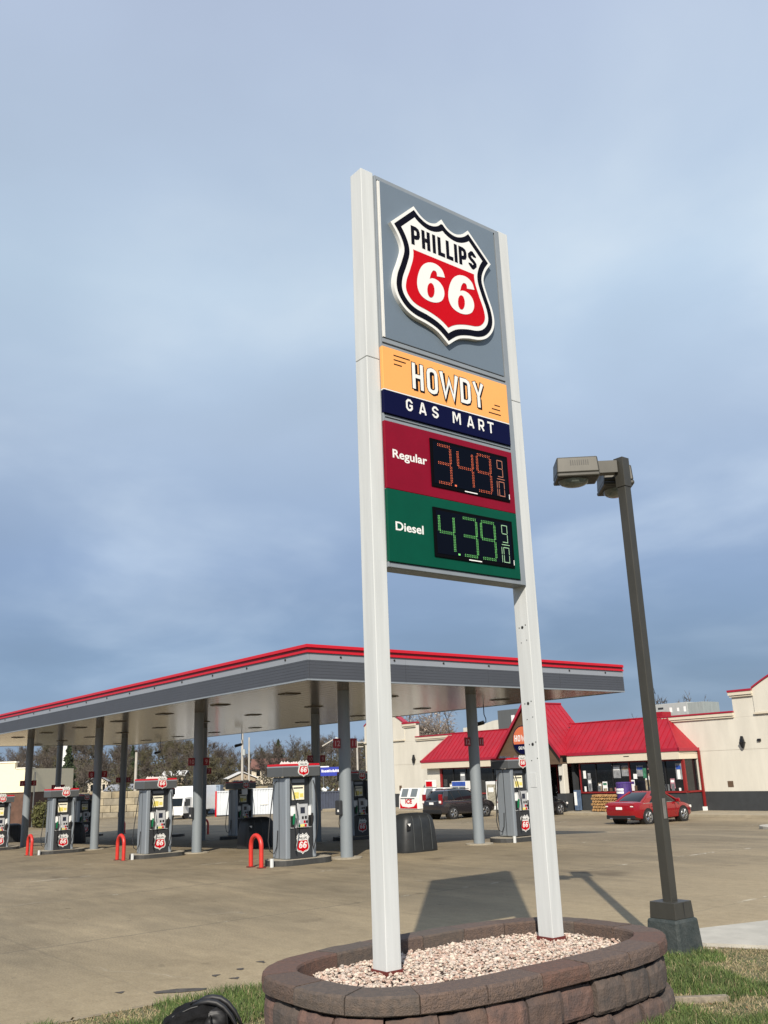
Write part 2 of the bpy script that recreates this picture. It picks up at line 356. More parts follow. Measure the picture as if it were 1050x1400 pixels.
def tm(a, b, fac=1, mode='MULTIPLY'):
    x = t.nodes.new('ShaderNodeMix'); x.data_type = 'RGBA'; x.blend_type = mode
    if isinstance(fac, float) or isinstance(fac, int): x.inputs[0].default_value = fac
    else: t.links.new(fac, x.inputs[0])
    t.links.new(a, x.inputs[6])
    if isinstance(b, tuple): x.inputs[7].default_value = b
    else: t.links.new(b, x.inputs[7])
    return x.outputs[2]
base = tr(tn(.22, 7, .62), .36, .66, (.190, .153, .097, 1), (.270, .219, .142, 1))
streak = tr(tn(.5, 5, .6, (.16, 1.1, 1), RAD(-42)), .38, .64, (.80, .80, .80, 1), (1.06, 1.05, 1.03, 1))
c = tm(base, streak)
stain = tr(tn(.75, 4, .55), .58, .72, (1, 1, 1, 1), (.70, .68, .66, 1)); c = tm(c, stain, .6)
speck = tr(tn(38, 3, .7), .38, .62, (.72, .72, .72, 1), (1.18, 1.18, 1.17, 1)); c = tm(c, speck)
fine = tr(tn(2.2, 8, .75, (.35, 1.4, 1), RAD(-42)), .40, .62, (.86, .855, .85, 1), (1.08, 1.08, 1.07, 1)); c = tm(c, fine)
blot = tr(tn(3.1, 3, .5, (.6, 1.3, 1), RAD(-40)), .69, .73, (1, 1, 1, 1), (.45, .44, .43, 1)); c = tm(c, blot, .7)
vo = t.nodes.new('ShaderNodeTexVoronoi'); vo.feature = 'DISTANCE_TO_EDGE'; vo.inputs['Scale'].default_value = .21
wob = t.nodes.new('ShaderNodeVectorMath'); wob.operation = 'MULTIPLY_ADD'
nv = t.nodes.new('ShaderNodeTexNoise'); nv.inputs['Scale'].default_value = 1.3; nv.inputs['Detail'].default_value = 5; t.links.new(g.outputs['Position'], nv.inputs['Vector'])
t.links.new(nv.outputs[1], wob.inputs[0]); wob.inputs[1].default_value = (.8, .8, .8); t.links.new(g.outputs['Position'], wob.inputs[2]); t.links.new(wob.outputs[0], vo.inputs['Vector'])
ck = tr(vo.outputs[0], .0, .0045, (1, 1, 1, 1), (0, 0, 0, 1)); brk = tr(tn(.28, 3, .6), .56, .66, (0, 0, 0, 1), (.55, .55, .55, 1))
c = tm(c, (.36, .33, .27, 1), tm(ck, brk), 'MIX')
sx_ = t.nodes.new('ShaderNodeSeparateXYZ'); t.links.new(wob2 if False else g.outputs['Position'], sx_.inputs[0])
def joint(axis, off, pitch, wid):
    a = t.nodes.new('ShaderNodeMath'); a.operation = 'ADD'; t.links.new(sx_.outputs[axis], a.inputs[0]); a.inputs[1].default_value = off
    nz = t.nodes.new('ShaderNodeMath'); nz.operation = 'MULTIPLY_ADD'; t.links.new(tn(1.7, 5, .7), nz.inputs[0]); nz.inputs[1].default_value = .22; t.links.new(a.outputs[0], nz.inputs[2])
    b_ = t.nodes.new('ShaderNodeMath'); b_.operation = 'PINGPONG'; t.links.new(nz.outputs[0], b_.inputs[0]); b_.inputs[1].default_value = pitch
    return tr(b_.outputs[0], wid*.5, wid, (1, 1, 1, 1), (0, 0, 0, 1))
jx = joint(0, 19.0, 2.55, .028); jy = joint(1, .6, 2.7, .02)
c = tm(c, (.095, .08, .055, 1), tm(jx, (.75, .75, .75, 1)), 'MIX'); c = tm(c, (.11, .09, .06, 1), tm(jy, (.5, .5, .5, 1)), 'MIX')
jw = joint(0, 19.03, 2.55, .05); chipm = tr(tn(.9, 7, .8, (.4, .55, 1)), .55, .60, (0, 0, 0, 1), (1, 1, 1, 1)); c = tm(c, (.46, .43, .36, 1), tm(jw, chipm), 'MIX')
kb = t.nodes.new('ShaderNodeMapRange'); kb.interpolation_type = 'SMOOTHSTEP'; t.links.new(sx_.outputs[0], kb.inputs[0]); kb.inputs['From Min'].default_value = -14.5; kb.inputs['From Max'].default_value = -9.6; kb.inputs['To Max'].default_value = .42
c = tm(c, tr(tn(5.5, 8, .75), .35, .65, (.27, .21, .125, 1), (.40, .325, .205, 1)), kb.outputs[0], 'MIX')                # cleaner sandy gutter strip along the kerb
oil = tr(tn(.45, 3, .5, (1, 1, 1), .4), .66, .74, (1, 1, 1, 1), (.55, .53, .52, 1)); c = tm(c, oil, .8)
t.links.new(c, B.inputs['Base Color'])
bp = t.nodes.new('ShaderNodeBump'); bp.inputs['Strength'].default_value = .25; bp.inputs['Distance'].default_value = .01
t.links.new(tn(24, 5, .7), bp.inputs['Height']); t.links.new(bp.outputs[0], B.inputs['Normal'])

def hill(x, y):
    """terrain height: flat round the station, a wooded ridge beyond to the west and north"""
    d = math.hypot(x, y); az = math.degrees(math.atan2(x*rgt0.x+y*rgt0.y, x*fwd0.x+y*fwd0.y))
    k = max(0, min(1, (d-128)/190)); k = k*k*(3-2*k)
    w = max(0, min(1, (70-abs(az+14))/40))
    return -2.6 + w*k*(8.6 + 2.2*math.sin(az*.33+1) + 1.4*math.sin(az*.9))
earth = mat('hillside', (.085, .068, .042), .95, var=.3, scale=.05, col2=(.05, .045, .028), bump=.4, bscale=1.2)
grid_sheet('ground', -900, 500, -500, 900, 110, 110, hill, earth)
lot = grid_sheet('forecourt', -122, 40, -34, 74, 108, 72, lambda x, y: gz(x, y), lotm)

TAR = [[(-10.17, 4.71), (-10.13, 4.95), (-9.90, 5.22), (-9.82, 5.17), (-9.90, 4.93), (-10.06, 4.72)], [(-10.46, 5.57), (-10.43, 5.66), (-10.34, 5.57)], [(-10.16, 5.63), (-10.14, 5.75), (-10.04, 5.68)], [(-10.77, 6.35), (-10.72, 6.45), (-10.62, 6.36)], [(-10.57, 5.95), (-10.53, 6.06), (-10.46, 5.97)], [(-10.47, 4.42), (-10.46, 4.54), (-10.38, 4.46)]]
tarm = mat('tar', (.085, .072, .06), .8, var=.3, scale=9)
for P_ in TAR:
    rt = random.Random(int(P_[0][0]*100)); pp_ = []
    for q in range(len(P_)):
        a, b = Vector(P_[q]), Vector(P_[(q+1) % len(P_)])
        for k in range(3): pp_.append(a.lerp(b, k/3)+Vector((rt.uniform(-.02, .02), rt.uniform(-.02, .02))))
    mb = MB(); mb.poly([(p.x, p.y, .005) for p in pp_]); o = mb.build('tar_patch', tarm, norm=True); struct(o)
# lawn round the sign, a little higher than the concrete, with a worn kerb edge
LAWN = [(-9.3,-9),(-9.34,1.5),(-9.33,4.2),(-9.2,5.6),(-8.95,7.2),(-8.2,8.8),(-7.55,9.95),(-7.0,10.22),(-6.3,10.55),(-3.6,12.1),(1.0,15.2),(9,20),(12,4),(8,-12)]
kerb_m = mat('kerb_concrete', (.29, .23, .145), .85, var=.2, scale=3, bump=.3, bscale=40)
lawn_m = mat('lawn_soil', (.15, .125, .065), .95, scale=5, col2=(.05, .065, .022), bump=.8, bscale=30)
walk_m = mat('sidewalk_concrete', (.40, .38, .33), .85, var=.1, scale=2.5, bump=.25, bscale=60)
mb = MB(); n = len(LAWN); inn = [(x*.985+(-.09), y) if False else (x+.16 if x < -6 else x, y-.1 if y > 9 else y) for x, y in LAWN]
mb.poly([(x, y, .10) for x, y in inn][::-1])
struct(mb.build('lawn', lawn_m, norm=True))
mb = MB()
for i in range(n):
    j = (i+1) % n
    for (a, b, za, zb) in ((LAWN, LAWN, -.05, .085), ):
        mb.poly([(*a[i], za), (*a[j], za), (*b[j], zb), (*b[i], zb)])
    mb.poly([(*LAWN[i], .085), (*LAWN[j], .085), (*inn[j], .104), (*inn[i], .104)])
struct(mb.build('kerb', kerb_m, norm=True))
mb = MB(); mb.prism([(x, y, .10) for x, y in [(-7.62,10.28),(-7.05,10.34),(-6.3,10.72),(-3.6,12.3),(1,15.4),(6,18.6),(2,22),(-4.2,19),(-6.6,14.6),(-7.35,12.3),(-7.68,11.2)]], (0, 0, .25))
struct(mb.build('sidewalk', walk_m, norm=True))

# ================================================================== PLANTER
PC = (-6.42, 6.0); PTH = .006
def ring_pt(s, a, b, ex=3.0):
    c, q = math.cos(s), math.sin(s); u = a*math.copysign(abs(c)**(2/ex), c); v = b*math.copysign(abs(q)**(2/ex), q)
    return Vector((PC[0]+u*math.cos(PTH)-v*math.sin(PTH), PC[1]+u*math.sin(PTH)+v*math.cos(PTH)))
def ring(a, b, N=720):
    P = [ring_pt(2*math.pi*i/N, a, b) for i in range(N)]; L = [0]
    for i in range(N): L.append(L[-1]+(P[(i+1) % N]-P[i]).length)
    return P, L
def ring_at(P, L, s):
    s %= L[-1]; lo, hi = 0, len(L)-1
    while hi-lo > 1:
        mid = (lo+hi)//2
        if L[mid] <= s: lo = mid
        else: hi = mid
    f = (s-L[lo])/(L[hi]-L[lo]); a, b = P[lo % len(P)], P[(lo+1) % len(P)]
    d = (b-a).normalized(); return a.lerp(b, f), Vector((d.y, -d.x))
planter = thing('planter', 'oval raised planter of brown split-face blocks round the sign posts', 'planter', (*PC, 0))
def stone(name, mats, P, L, s0, s1, section, na, rough, rnd, chip=0):
    rg_ = chip > .01; rings = []; tilt = rnd.uniform(-.03, .03) if rg_ else rnd.uniform(-.006, .006); shift = rnd.uniform(-.022, .02) if rg_ else rnd.uniform(-.004, .004)
    for i in range(na+1):
        u = i/na; p, nrm = ring_at(P, L, s0+(s1-s0)*u); rg = []
        for k, (off, z) in enumerate(section):
            edge = (u in (0, 1)); outf = off > -.05
            r = rough if outf else 0
            o = off + shift*(1 if outf else 0) + (rnd.uniform(-r, r) if not edge else -(.016 if outf and rg_ else 0))
            zz = z + tilt*(u-.5)*(1 if k >= len(section)//2-1 else 0) - (abs(tilt)*.5 if rg_ and k >= len(section)//2-1 else 0) + (rnd.uniform(-chip, 0) if (outf and k >= len(section)//2-1) else 0)
            q = p + nrm*o; rg.append((q.x-PC[0], q.y-PC[1], zz))
        rings.append(rg)
    mb = MB(); mb.loft(rings, 0); return mb.build(name, mats, planter, norm=True)
rnd = random.Random(3)
P, L = ring(1.085, 1.88); NB = 26; step = L[-1]/NB
for row, (z0, z1, out, ph) in enumerate(((-.02, .275, .035, .15), (.285, .545, .005, .62))):
    for i in range(NB):
        zb, zt = z0, z1
        sec = [(-.22, zb), (-.004+out, zb), (out+.016, zb+.03), (out+.020, zb+.12), (out+.016, zb+.20), (out+.004, zt-.03), (out-.018, zt), (-.22, zt)]
        stone('wall_block', rnd.choice([stone_brown, stone_grey, stone_brown2]), P, L, (i+ph)*step+.008, (i+1+ph)*step-.008, sec, 7, .005, rnd, chip=.016)
P, L = ring(1.122, 1.916); NC = 19; step = L[-1]/NC
for i in range(NC):
    sec = [(-.29, .548), (-.02, .548), (.0, .56), (.004, .62), (-.004, .668), (-.018, .684), (-.28, .686), (-.29, .67)]
    stone('cap_stone', rnd.choice([cap_m, cap_m3, cap_m2, cap_m4]), P, L, (i+.3)*step+.005, (i+1.3)*step-.006, sec, 7, .004, rnd, chip=.005)
# gravel bed: soil and loose pink pebbles
mb = MB(); Pi, Li = ring(.88, 1.68, 48); mb.poly([(p.x-PC[0], p.y-PC[1], .54) for p in Pi][::-1])
mb.build('soil', mat('planter_soil', (.10, .07, .055), .95, var=.3, scale=8), planter, norm=True)
def pebbles(name, count, rx, ry, cx, cy, zf, r0, r1, mats, seed, rot=0):
    rs = np.random.RandomState(seed)
    b = bmesh.new(); bmesh.ops.create_icosphere(b, subdivisions=1, radius=1); bv = np.array([v.co[:] for v in b.verts]); bf = np.array([[v.index for v in f.verts] for f in b.faces]); b.free()
    V = []; Fs = []; MI = []; o = 0
    while len(MI) < count:
        a, q = rs.uniform(-1, 1, 2)
        if abs(a)**3.0+abs(q)**3.0 > 1: continue
        r = rs.uniform(r0, r1)*rs.choice([.7, 1, 1, 1.25]); sc = np.array([1, rs.uniform(.6, 1), rs.uniform(.45, .8)])*r
        jit = 1+rs.uniform(-.22, .22, (len(bv), 1)); v = bv*jit*sc
        an = rs.uniform(0, 6.28, 3); ca, sa = np.cos(an), np.sin(an)
        Rz = np.array([[ca[0],-sa[0],0],[sa[0],ca[0],0],[0,0,1]]); Rx = np.array([[1,0,0],[0,ca[1]*.3+.7,-sa[1]*.5],[0,sa[1]*.5,ca[1]*.3+.7]])
        v = v@Rx.T@Rz.T
        x, y = cx+a*rx*math.cos(rot)-q*ry*math.sin(rot), cy+a*rx*math.sin(rot)+q*ry*math.cos(rot)
        v += np.array([x, y, zf(a, q, rs)])
        V.append(v); Fs.append(bf+o); o += len(v); MI.append(rs.randint(len(mats)))
    V = np.concatenate(V); Fc = np.concatenate(Fs)
    me = bpy.data.meshes.new(name); me.from_pydata(V.tolist(), [], Fc.tolist())
    for q in mats: me.materials.append(q)
    me.polygons.foreach_set('material_index', np.repeat(np.array(MI), len(bf))); me.update(); return me
peb = [mat('pebble_pink', (.47, .35, .285), .8, var=.12, scale=14), mat('pebble_pale', (.55, .45, .375), .8, var=.12, scale=14), mat('pebble_grey', (.45, .385, .335), .8, var=.15, scale=14), mat('pebble_rose', (.42, .285, .225), .8, var=.15, scale=14), mat('pebble_cream', (.58, .50, .41), .8, var=.1, scale=14)]
me = pebbles('gravel', 11000, .835, 1.635, 0, 0, lambda a, q, rs: .552+rs.uniform(-.012, .030)+.022*max(0, 1-abs(a)**2-abs(q)**2), .010, .022, peb, 11, PTH)
o = link('gravel', me, planter); struct(o, 'stuff')

# ================================================================== THE PRICE SIGN
SX, SY = -6.555, 5.108                      # near outer corner of the near post
YR = SY+2.038                               # same corner of the far post
PW, PD = .189, .160                         # post size in x and y
ZT, ZB = 8.36, .56
sign = thing('price_sign', 'tall two-post fuel price sign with red white shield and lit prices', 'sign', (SX, SY, 0))
def SP(mb, name, mats, **k):                # build in world numbers, stored relative to the sign
    mb.v = [(p[0]-SX, p[1]-SY, p[2]) for p in mb.v]; return mb.build(name, mats, sign, **k)
for y in (SY, YR):
    mb = MB(); mb.box(SX-PW, SX, y, y+PD, .585, 6.18); mb.box(SX-PW, SX, y, y+PD, 6.186, ZT)
    post = SP(mb, 'post', post_white, bevel=.006)
    m2 = MB(); m2.box(SX-PW-.012, SX+.012, y-.012, y+PD+.012, .56, .61)
    m2.v = [(p[0]-SX, p[1]-SY, p[2]) for p in m2.v]; m2.build('base_plate', rust, post)
    if y == YR:
        for z, a in ((3.62, .10), (2.83, .10), (2.42, .12)):
            for da, dz, r in ((0, 0, .016), (-.045, .0, .006), (.045, .02, .006), (-.03, -.16, .005), (.05, -.14, .005)):
                m2 = MB(); m2.tube([(SX-PW+a+da, y-.001, z+dz), (SX-PW+a+da, y-.0035, z+dz)], r, 10)
                m2.v = [(p[0]-SX, p[1]-SY, p[2]) for p in m2.v]; m2.build('bolt_hole', dark_hole, post)
        m2 = MB(); m2.box(SX-PW+.05, SX-PW+.13, y-.004, y, 2.0, 2.14); m2.v = [(p[0]-SX, p[1]-SY, p[2]) for p in m2.v]; m2.build('patch_plate', post_white, post)
CX0, CY0, CY1 = SX-PW+.012, SY+PD+.004, YR-.004     # cabinet between the posts
CZ0, CZ1 = 4.05, 8.335; XF = SX-.004                # cabinet front
mb = MB(); mb.box(CX0, XF, CY0, CY1, CZ0, CZ1)
SP(mb, 'cabinet', cab_gray, bevel=.006)
# retainer frame strips standing proud of the cabinet
mb = MB()
def rail(y0, y1, z0, z1, x1=XF+.022): mb.box(XF-.002, x1, y0, y1, z0, z1)
rail(CY0+.004, CY0+.028, CZ0+.004, CZ1-.004); rail(CY1-.075, CY1-.003, CZ0+.004, CZ1-.004)
for z0, z1 in ((4.054, 4.10), (5.53, 5.56), (5.575, 5.60), (6.33, 6.365), (6.385, 6.43), (8.285, 8.331)): rail(CY0+.03, CY1-.077, z0, z1)
SP(mb, 'retainer_frame', cab_gray, bevel=.003)
YL, YQ = CY0+.033, 7.040                  # usable panel width
# slate panel behind the shield
mb = MB(); mb.box(XF-.002, XF+.03, YL+.028, YQ, 6.435, 8.282); SP(mb, 'shield_panel', panel_gray, bevel=.006)
mb = MB(); mb.box(XF-.002, XF+.034, YL+.002, YL+.010, 6.44, 8.27); mb.box(XF-.002, XF+.034, YL+.019, YL+.0265, 6.44, 8.27); SP(mb, 'panel_edge_strip', sign_white)
# shield emblem
def build_shield(face, cx, cz, sc, depth, e0, detail, parent, fin, mats=None, big=False):
    OUT = [(x*sc+cx, y*sc+cz) for x, y in shield_outline(6 if detail else 3)]
    def ring_poly(d): return inset(OUT, d*sc)
    mb = MB(); off = Vector(face(0, 0, depth))-Vector(face(0, 0, 0))
    mb.prism([face(a, b, e0+depth) for a, b in OUT], off, 0)
    q = .003 if big else .0012; q = q if sc > .2 else .0015
    mb.poly([face(a, b, e0+depth+q) for a, b in ring_poly(.035 if big else .05)], 1)
    mb.poly([face(a, b, e0+depth+2*q) for a, b in ring_poly(.105 if big else .075)], 0)
    redp = clip_top(ring_poly(.158 if big else .11), .215*sc+cz)
    body = fin(mb, 'shield_emblem', [sign_white, sign_ink, sign_red], parent)
    h = 3*q; mb = MB(); mb.poly([face(a, b, e0+depth+h) for a, b in redp]); fin(mb, 'red_field', sign_red, body)
    for k, u0 in enumerate((-.425, .025)):
        mb = MB(); W6, H6 = .415*sc, .495*sc; a0, b0 = cx+u0*sc, cz-.352*sc-(.006*sc if k else 0)
        mb.poly([face(a0+x*W6, b0+y*H6, e0+depth+h+q) for x, y in SIX][::-1]); mb.poly([face(a0+x*W6, b0+y*H6, e0+depth+h+2*q) for x, y in HOLE], 1)
        fin(mb, 'numeral', [sign_white, sign_red], body)
    if big:
        for ch, a0, w in (('P',-.475,.128),('H',-.322,.122),('I',-.172,.06),('L',-.088,.105),('L',.037,.105),('I',.155,.06),('P',.232,.122),('S',.378,.128)):
            mb = MB(); letter(mb, face, ch, cx+a0*sc, cz+.278*sc, w*sc, .232*sc, .047*sc, e0+depth+h); fin(mb, 'letter', sign_ink, body)
    else:
        mb = MB(); put_text(mb, face, 'PHILLIPS', cx-.46*sc, cz+.29*sc, .2*sc, e0+depth+h, 0, bold=.03, width=.92*sc); fin(mb, 'lettering', sign_ink, body)
    return body
def fin_sign(mb, name, mats, parent): mb.v = [(p[0]-SX, p[1]-SY, p[2]) for p in mb.v]; return mb.build(name, mats, parent, norm=False)
build_shield(FX(XF), 6.168, 7.345, .985, .048, .028, True, sign, fin_sign, big=True)
# name panel
NZ0, NZ1, NS = 5.605, 6.325, 5.862
mb = MB(); mb.box(XF-.002, XF+.045, YL-.03, YQ+.008, NS, NZ1); npn = SP(mb, 'name_panel', sign_orange, bevel=.005)
mb = MB(); mb.box(XF-.002, XF+.0445, YL-.03, YQ+.008, NZ0, NS-.012); nav = SP(mb, 'name_panel', sign_navy, bevel=.005)
mb = MB(); mb.box(XF-.002, XF+.0465, YL-.03, YQ+.008, NS-.0115, NS-.0005); SP(mb, 'divider', sign_white)
f = FX(XF)
for ch, a0, w in (('H',5.655,.150),('O',5.853,.150),('W',6.030,.270),('D',6.325,.150),('Y',6.508,.168)):
    mb = MB(); tt = .048 if ch == 'W' else .042; letter(mb, f, ch, a0+.014, 5.930, w, .298, tt+.02, .0462); letter(mb, f, ch, a0-.009, 5.942, w+.018, .306, tt+.02, .0465)
    fin_sign(mb, 'letter_shadow', sign_ink, npn)
    mb = MB(); letter(mb, f, ch, a0, 5.951, w, .288, tt, .0485); fin_sign(mb, 'letter', sign_white, npn)
for ch, a0, w in (('G',5.556,.088),('A',5.726,.102),('S',5.905,.088),('M',6.190,.115),('A',6.395,.105),('R',6.562,.088),('T',6.700,.095)):
    mb = MB(); letter(mb, f, ch, a0, 5.688, w, .128, .022, .0462); fin_sign(mb, 'letter', sign_white, nav)
for y0, y1, z in ((5.418,5.634,6.255),(5.418,5.578,6.206),(5.418,5.524,6.158),(6.83,6.915,6.035),(6.785,6.915,5.985),(6.735,6.92,5.930)):
    mb = MB(); mb.poly([f(y0,z-.006,.0465), f(y1,z-.006,.0465), f(y1,z+.006,.0465), f(y0,z+.006,.0465)]); fin_sign(mb, 'speed_line', sign_ink, npn)
# price panels
for nm, z0, z1, mt in (('regular', 4.826, 5.525, price_red), ('diesel', 4.104, 4.825, price_green)):
    mb = MB(); mb.box(XF-.002, XF+.04, YL-.031, YQ+.008, z0, z1-.001); pp = SP(mb, 'price_panel', mt, bevel=.005)
    pp['label'] = 'dark red panel reading Regular' if nm == 'regular' else 'dark green panel reading Diesel'
    mb = MB()
    if nm == 'regular': put_text(mb, f, 'Regular', 5.352, 5.153, .088, .0415, bold=.03, width=.452); S0, S1, T0, T1 = 5.850, 6.962, 4.938, 5.452
    else: put_text(mb, f, 'Diesel', 5.354, 4.420, .086, .0415, bold=.03, width=.360); S0, S1, T0, T1 = 5.842, 6.958, 4.213, 4.722
    fin_sign(mb, 'lettering', sign_white, pp)
    mb = MB(); mb.box(XF+.036, XF+.052, S0, S1, T0, T1, 0); mb.box(XF+.05, XF+.0545, S0+.035, S1-.03, T0+.035, T1-.03, 1)
    scr = SP(mb, 'price_screen', [led_rim, led_black], bevel=.002)
    on, dim = (led_red, led_dim) if nm == 'regular' else (led_green, led_dimg)
    SEG = {'3': 'abgcd', '4': 'fgbc', '9': 'abfgcd', '1': 'bc', '0': 'abcdef'}
    def seg_rows(mb, s, a0, b0, w, h):
        """one seven-segment bar: short slanted LED dashes"""
        d = .0052; nn = 8
        def dash(a, b): mb.poly([f(a-d*1.35, b-d*.95, .0552), f(a-d*.35, b-d*.95, .0552), f(a+d*1.35, b+d*.95, .0552), f(a+d*.35, b+d*.95, .0552)])
        if s in 'agd':
            z = {'a': b0+h-.012, 'g': b0+h*.52, 'd': b0+.012}[s]
            for r in (-1, 1):
                for k in range(nn): dash(a0+.012+(w-.024)*(k+.5)/nn, z+r*.0085)
        else:
            x = a0+.014 if s in 'fe' else a0+w-.014; zz = (b0+h*.54, b0+h-.03) if s in 'bf' else (b0+.03, b0+h*.49)
            for r in (-1, 1):
                for k in range(10): dash(x+r*.0085, zz[0]+(zz[1]-zz[0])*(k+.5)/10)
    def digit(ch, a0, b0, w, h):
        mb = MB()
        for s in SEG[ch]: seg_rows(mb, s, a0, b0, w, h)
        fin_sign(mb, 'digit', on, scr)
    if nm == 'regular': digs = (('3',5.925,.205),('4',6.205,.235),('9',6.482,.222))
    else: digs = (('4',5.898,.225),('3',6.222,.215),('9',6.478,.222))
    b0 = T0+.045; hh = .415 if nm == 'diesel' else .425
    for ch, a0, w in digs: digit(ch, a0, b0, w, hh)
    mb = MB()
    for dx in (0, .014): mb.poly([f(digs[0][1]+digs[0][2]+.028+dx, b0, .0552), f(digs[0][1]+digs[0][2]+.038+dx, b0, .0552), f(digs[0][1]+digs[0][2]+.038+dx, b0+.018, .0552), f(digs[0][1]+digs[0][2]+.028+dx, b0+.018, .0552)])
    fin_sign(mb, 'decimal_point', on, scr)
    def small(ch, a0, b0, w, h):                        # thin outline numerals of the 9/10
        mb = MB(); th = .0075
        for s in SEG[ch]:
            r = {'a': (a0+th, a0+w-th, b0+h-th, b0+h), 'g': (a0+th, a0+w-th, b0+h*.5-th/2, b0+h*.5+th/2), 'd': (a0+th, a0+w-th, b0, b0+th), 'f': (a0, a0+th, b0+h*.53, b0+h-th*.2), 'e': (a0, a0+th, b0, b0+h*.47),
                 'b': (a0+w-th, a0+w, b0+h*.53, b0+h-th*.2), 'c': (a0+w-th, a0+w, b0, b0+h*.47)}[s]
            mb.poly([f(r[0], r[2], .0552), f(r[1], r[2], .0552), f(r[1], r[3], .0552), f(r[0], r[3], .0552)])
        fin_sign(mb, 'small_digit', dim, scr)
    small('9', 6.79, b0+.215, .085, .19); small('1', 6.735, b0, .045, .165); small('0', 6.80, b0, .085, .165)
    mb = MB(); mb.poly([f(6.78, b0+.188, .0552), f(6.895, b0+.188, .0552), f(6.895, b0+.195, .0552), f(6.78, b0+.195, .0552)]); fin_sign(mb, 'fraction_bar', dim, scr)
    mb = MB(); mb.poly([f(6.295, T0+.010, .0535), f(6.475, T0+.010, .0535), f(6.475, T0+.021, .0535), f(6.295, T0+.021, .0535)]); fin_sign(mb, 'maker_plate', paper, scr)
    mb = MB(); mb.poly([f(S1-.016, T0+.03, .0535), f(S1-.006, T0+.03, .0535), f(S1-.006, T0+.085, .0535), f(S1-.016, T0+.085, .0535)]); fin_sign(mb, 'maker_plate', paper, scr)

# ================================================================== LAMP POST
LX, LY = -7.02, 9.70
lamp = thing('lamp_post', 'bronze twin-head parking lot lamp on square pole with dark concrete footing', 'lamp post', (LX, LY, 0))
mb = MB(); mb.taper((0, 0), (.235, .235), (.207, .207), .02, .46); mb.build('footing', block_paint, lamp, bevel=.03)
mb = MB(); mb.taper((0, 0), (.178, .178), (.168, .168), .46, .64); mb.build('base_cover', lamp_bronze, lamp, bevel=.006)
mb = MB(); mb.box(.171, .1775, -.004, .004, .47, .63); mb.build('cover_seam', lamp_dark, lamp)
mb = MB(); mb.box(-.062, .062, -.062, .062, .595, 5.86); mb.build('pole', lamp_bronze, lamp, bevel=.008)
mb = MB(); mb.box(.062, .068, -.03, .03, 1.55, 1.78); mb.build('handhole_cover', mat('handhole', (.22, .21, .19), .5, metal=.4), lamp, bevel=.003)
mb = MB(); mb.box(-.072, .072, -.072, .072, 5.70, 6.10); mb.build('tenon_sleeve', lamp_bronze, lamp, bevel=.004)
def lamp_head(dx, dy, z, arm_len):
    d = Vector((dx, dy, 0)).normalized(); s = Vector((-d.y, d.x, 0))
    def BX(mb, a0, a1, w, z0, z1, mi=0, t0=1, t1=1):
        vs = []
        for zz, tt in ((z0, t0), (z1, t1)):
            for a, b in ((a0, -w), (a1, -w), (a1, w), (a0, w)):
                c0 = (a0+a1)/2; p = d*(c0+(a-c0)*tt)+s*b*tt; vs.append((p.x, p.y, zz))
        mb.add(vs, [(0,3,2,1),(4,5,6,7),(0,1,5,4),(1,2,6,5),(2,3,7,6),(3,0,4,7)], mi)
    mb = MB(); BX(mb, .068, arm_len+.03, .065, z-.085, z+.085); arm = mb.build('arm', lamp_bronze, lamp, bevel=.005)
    a0, a1 = arm_len, arm_len+.56
    mb = MB(); BX(mb, a0, a1, .20, z-.10, z+.12, 0, 1, .95); BX(mb, a0, a1, .207, z-.155, z-.1005); head = mb.build('lamp_head', lamp_bronze, lamp, bevel=.018)
    for k in range(9):
        m2 = MB(); 
        for sg in (-1, 1):
            p = d*(a0+.14+k*.028)+s*.197*sg; q = d*(a0+.148+k*.028)+s*.197*sg
            m2.poly([(p.x+s.x*.003*sg, p.y+s.y*.003*sg, z+.0), (q.x+s.x*.003*sg, q.y+s.y*.003*sg, z+.0), (q.x+s.x*.0005*sg, q.y+s.y*.0005*sg, z+.07), (p.x+s.x*.0005*sg, p.y+s.y*.0005*sg, z+.07)])
        m2.build('vent_slot', lamp_dark, head)
    mb = MB(); BX(mb, a0+.03, a1-.03, .175, z-.1595, z-.1555); mb.build('reflector', lamp_dark, head)
    mb = MB(); N = 10; vs = []; fs = []
    cc = d*(a0+.32)
    for i in range(N//2+1):
        t_ = math.pi/2*i/(N//2)
        for j in range(14):
            a = 2*math.pi*j/14; p = cc + d*(math.cos(a)*.205*math.cos(t_)) + s*(math.sin(a)*.16*math.cos(t_)); vs.append((p.x, p.y, z-.16-.085*math.sin(t_)))
    for i in range(N//2):
        for j in range(14): fs.append((i*14+j, i*14+(j+1) % 14, (i+1)*14+(j+1) % 14, (i+1)*14+j))
    mb.add(vs, fs); mb.build('lens', lens, head, smooth=True)
lamp_head(-.66, -.75, 5.98, .33)
lamp_head(-.75, .66, 5.98, .25)

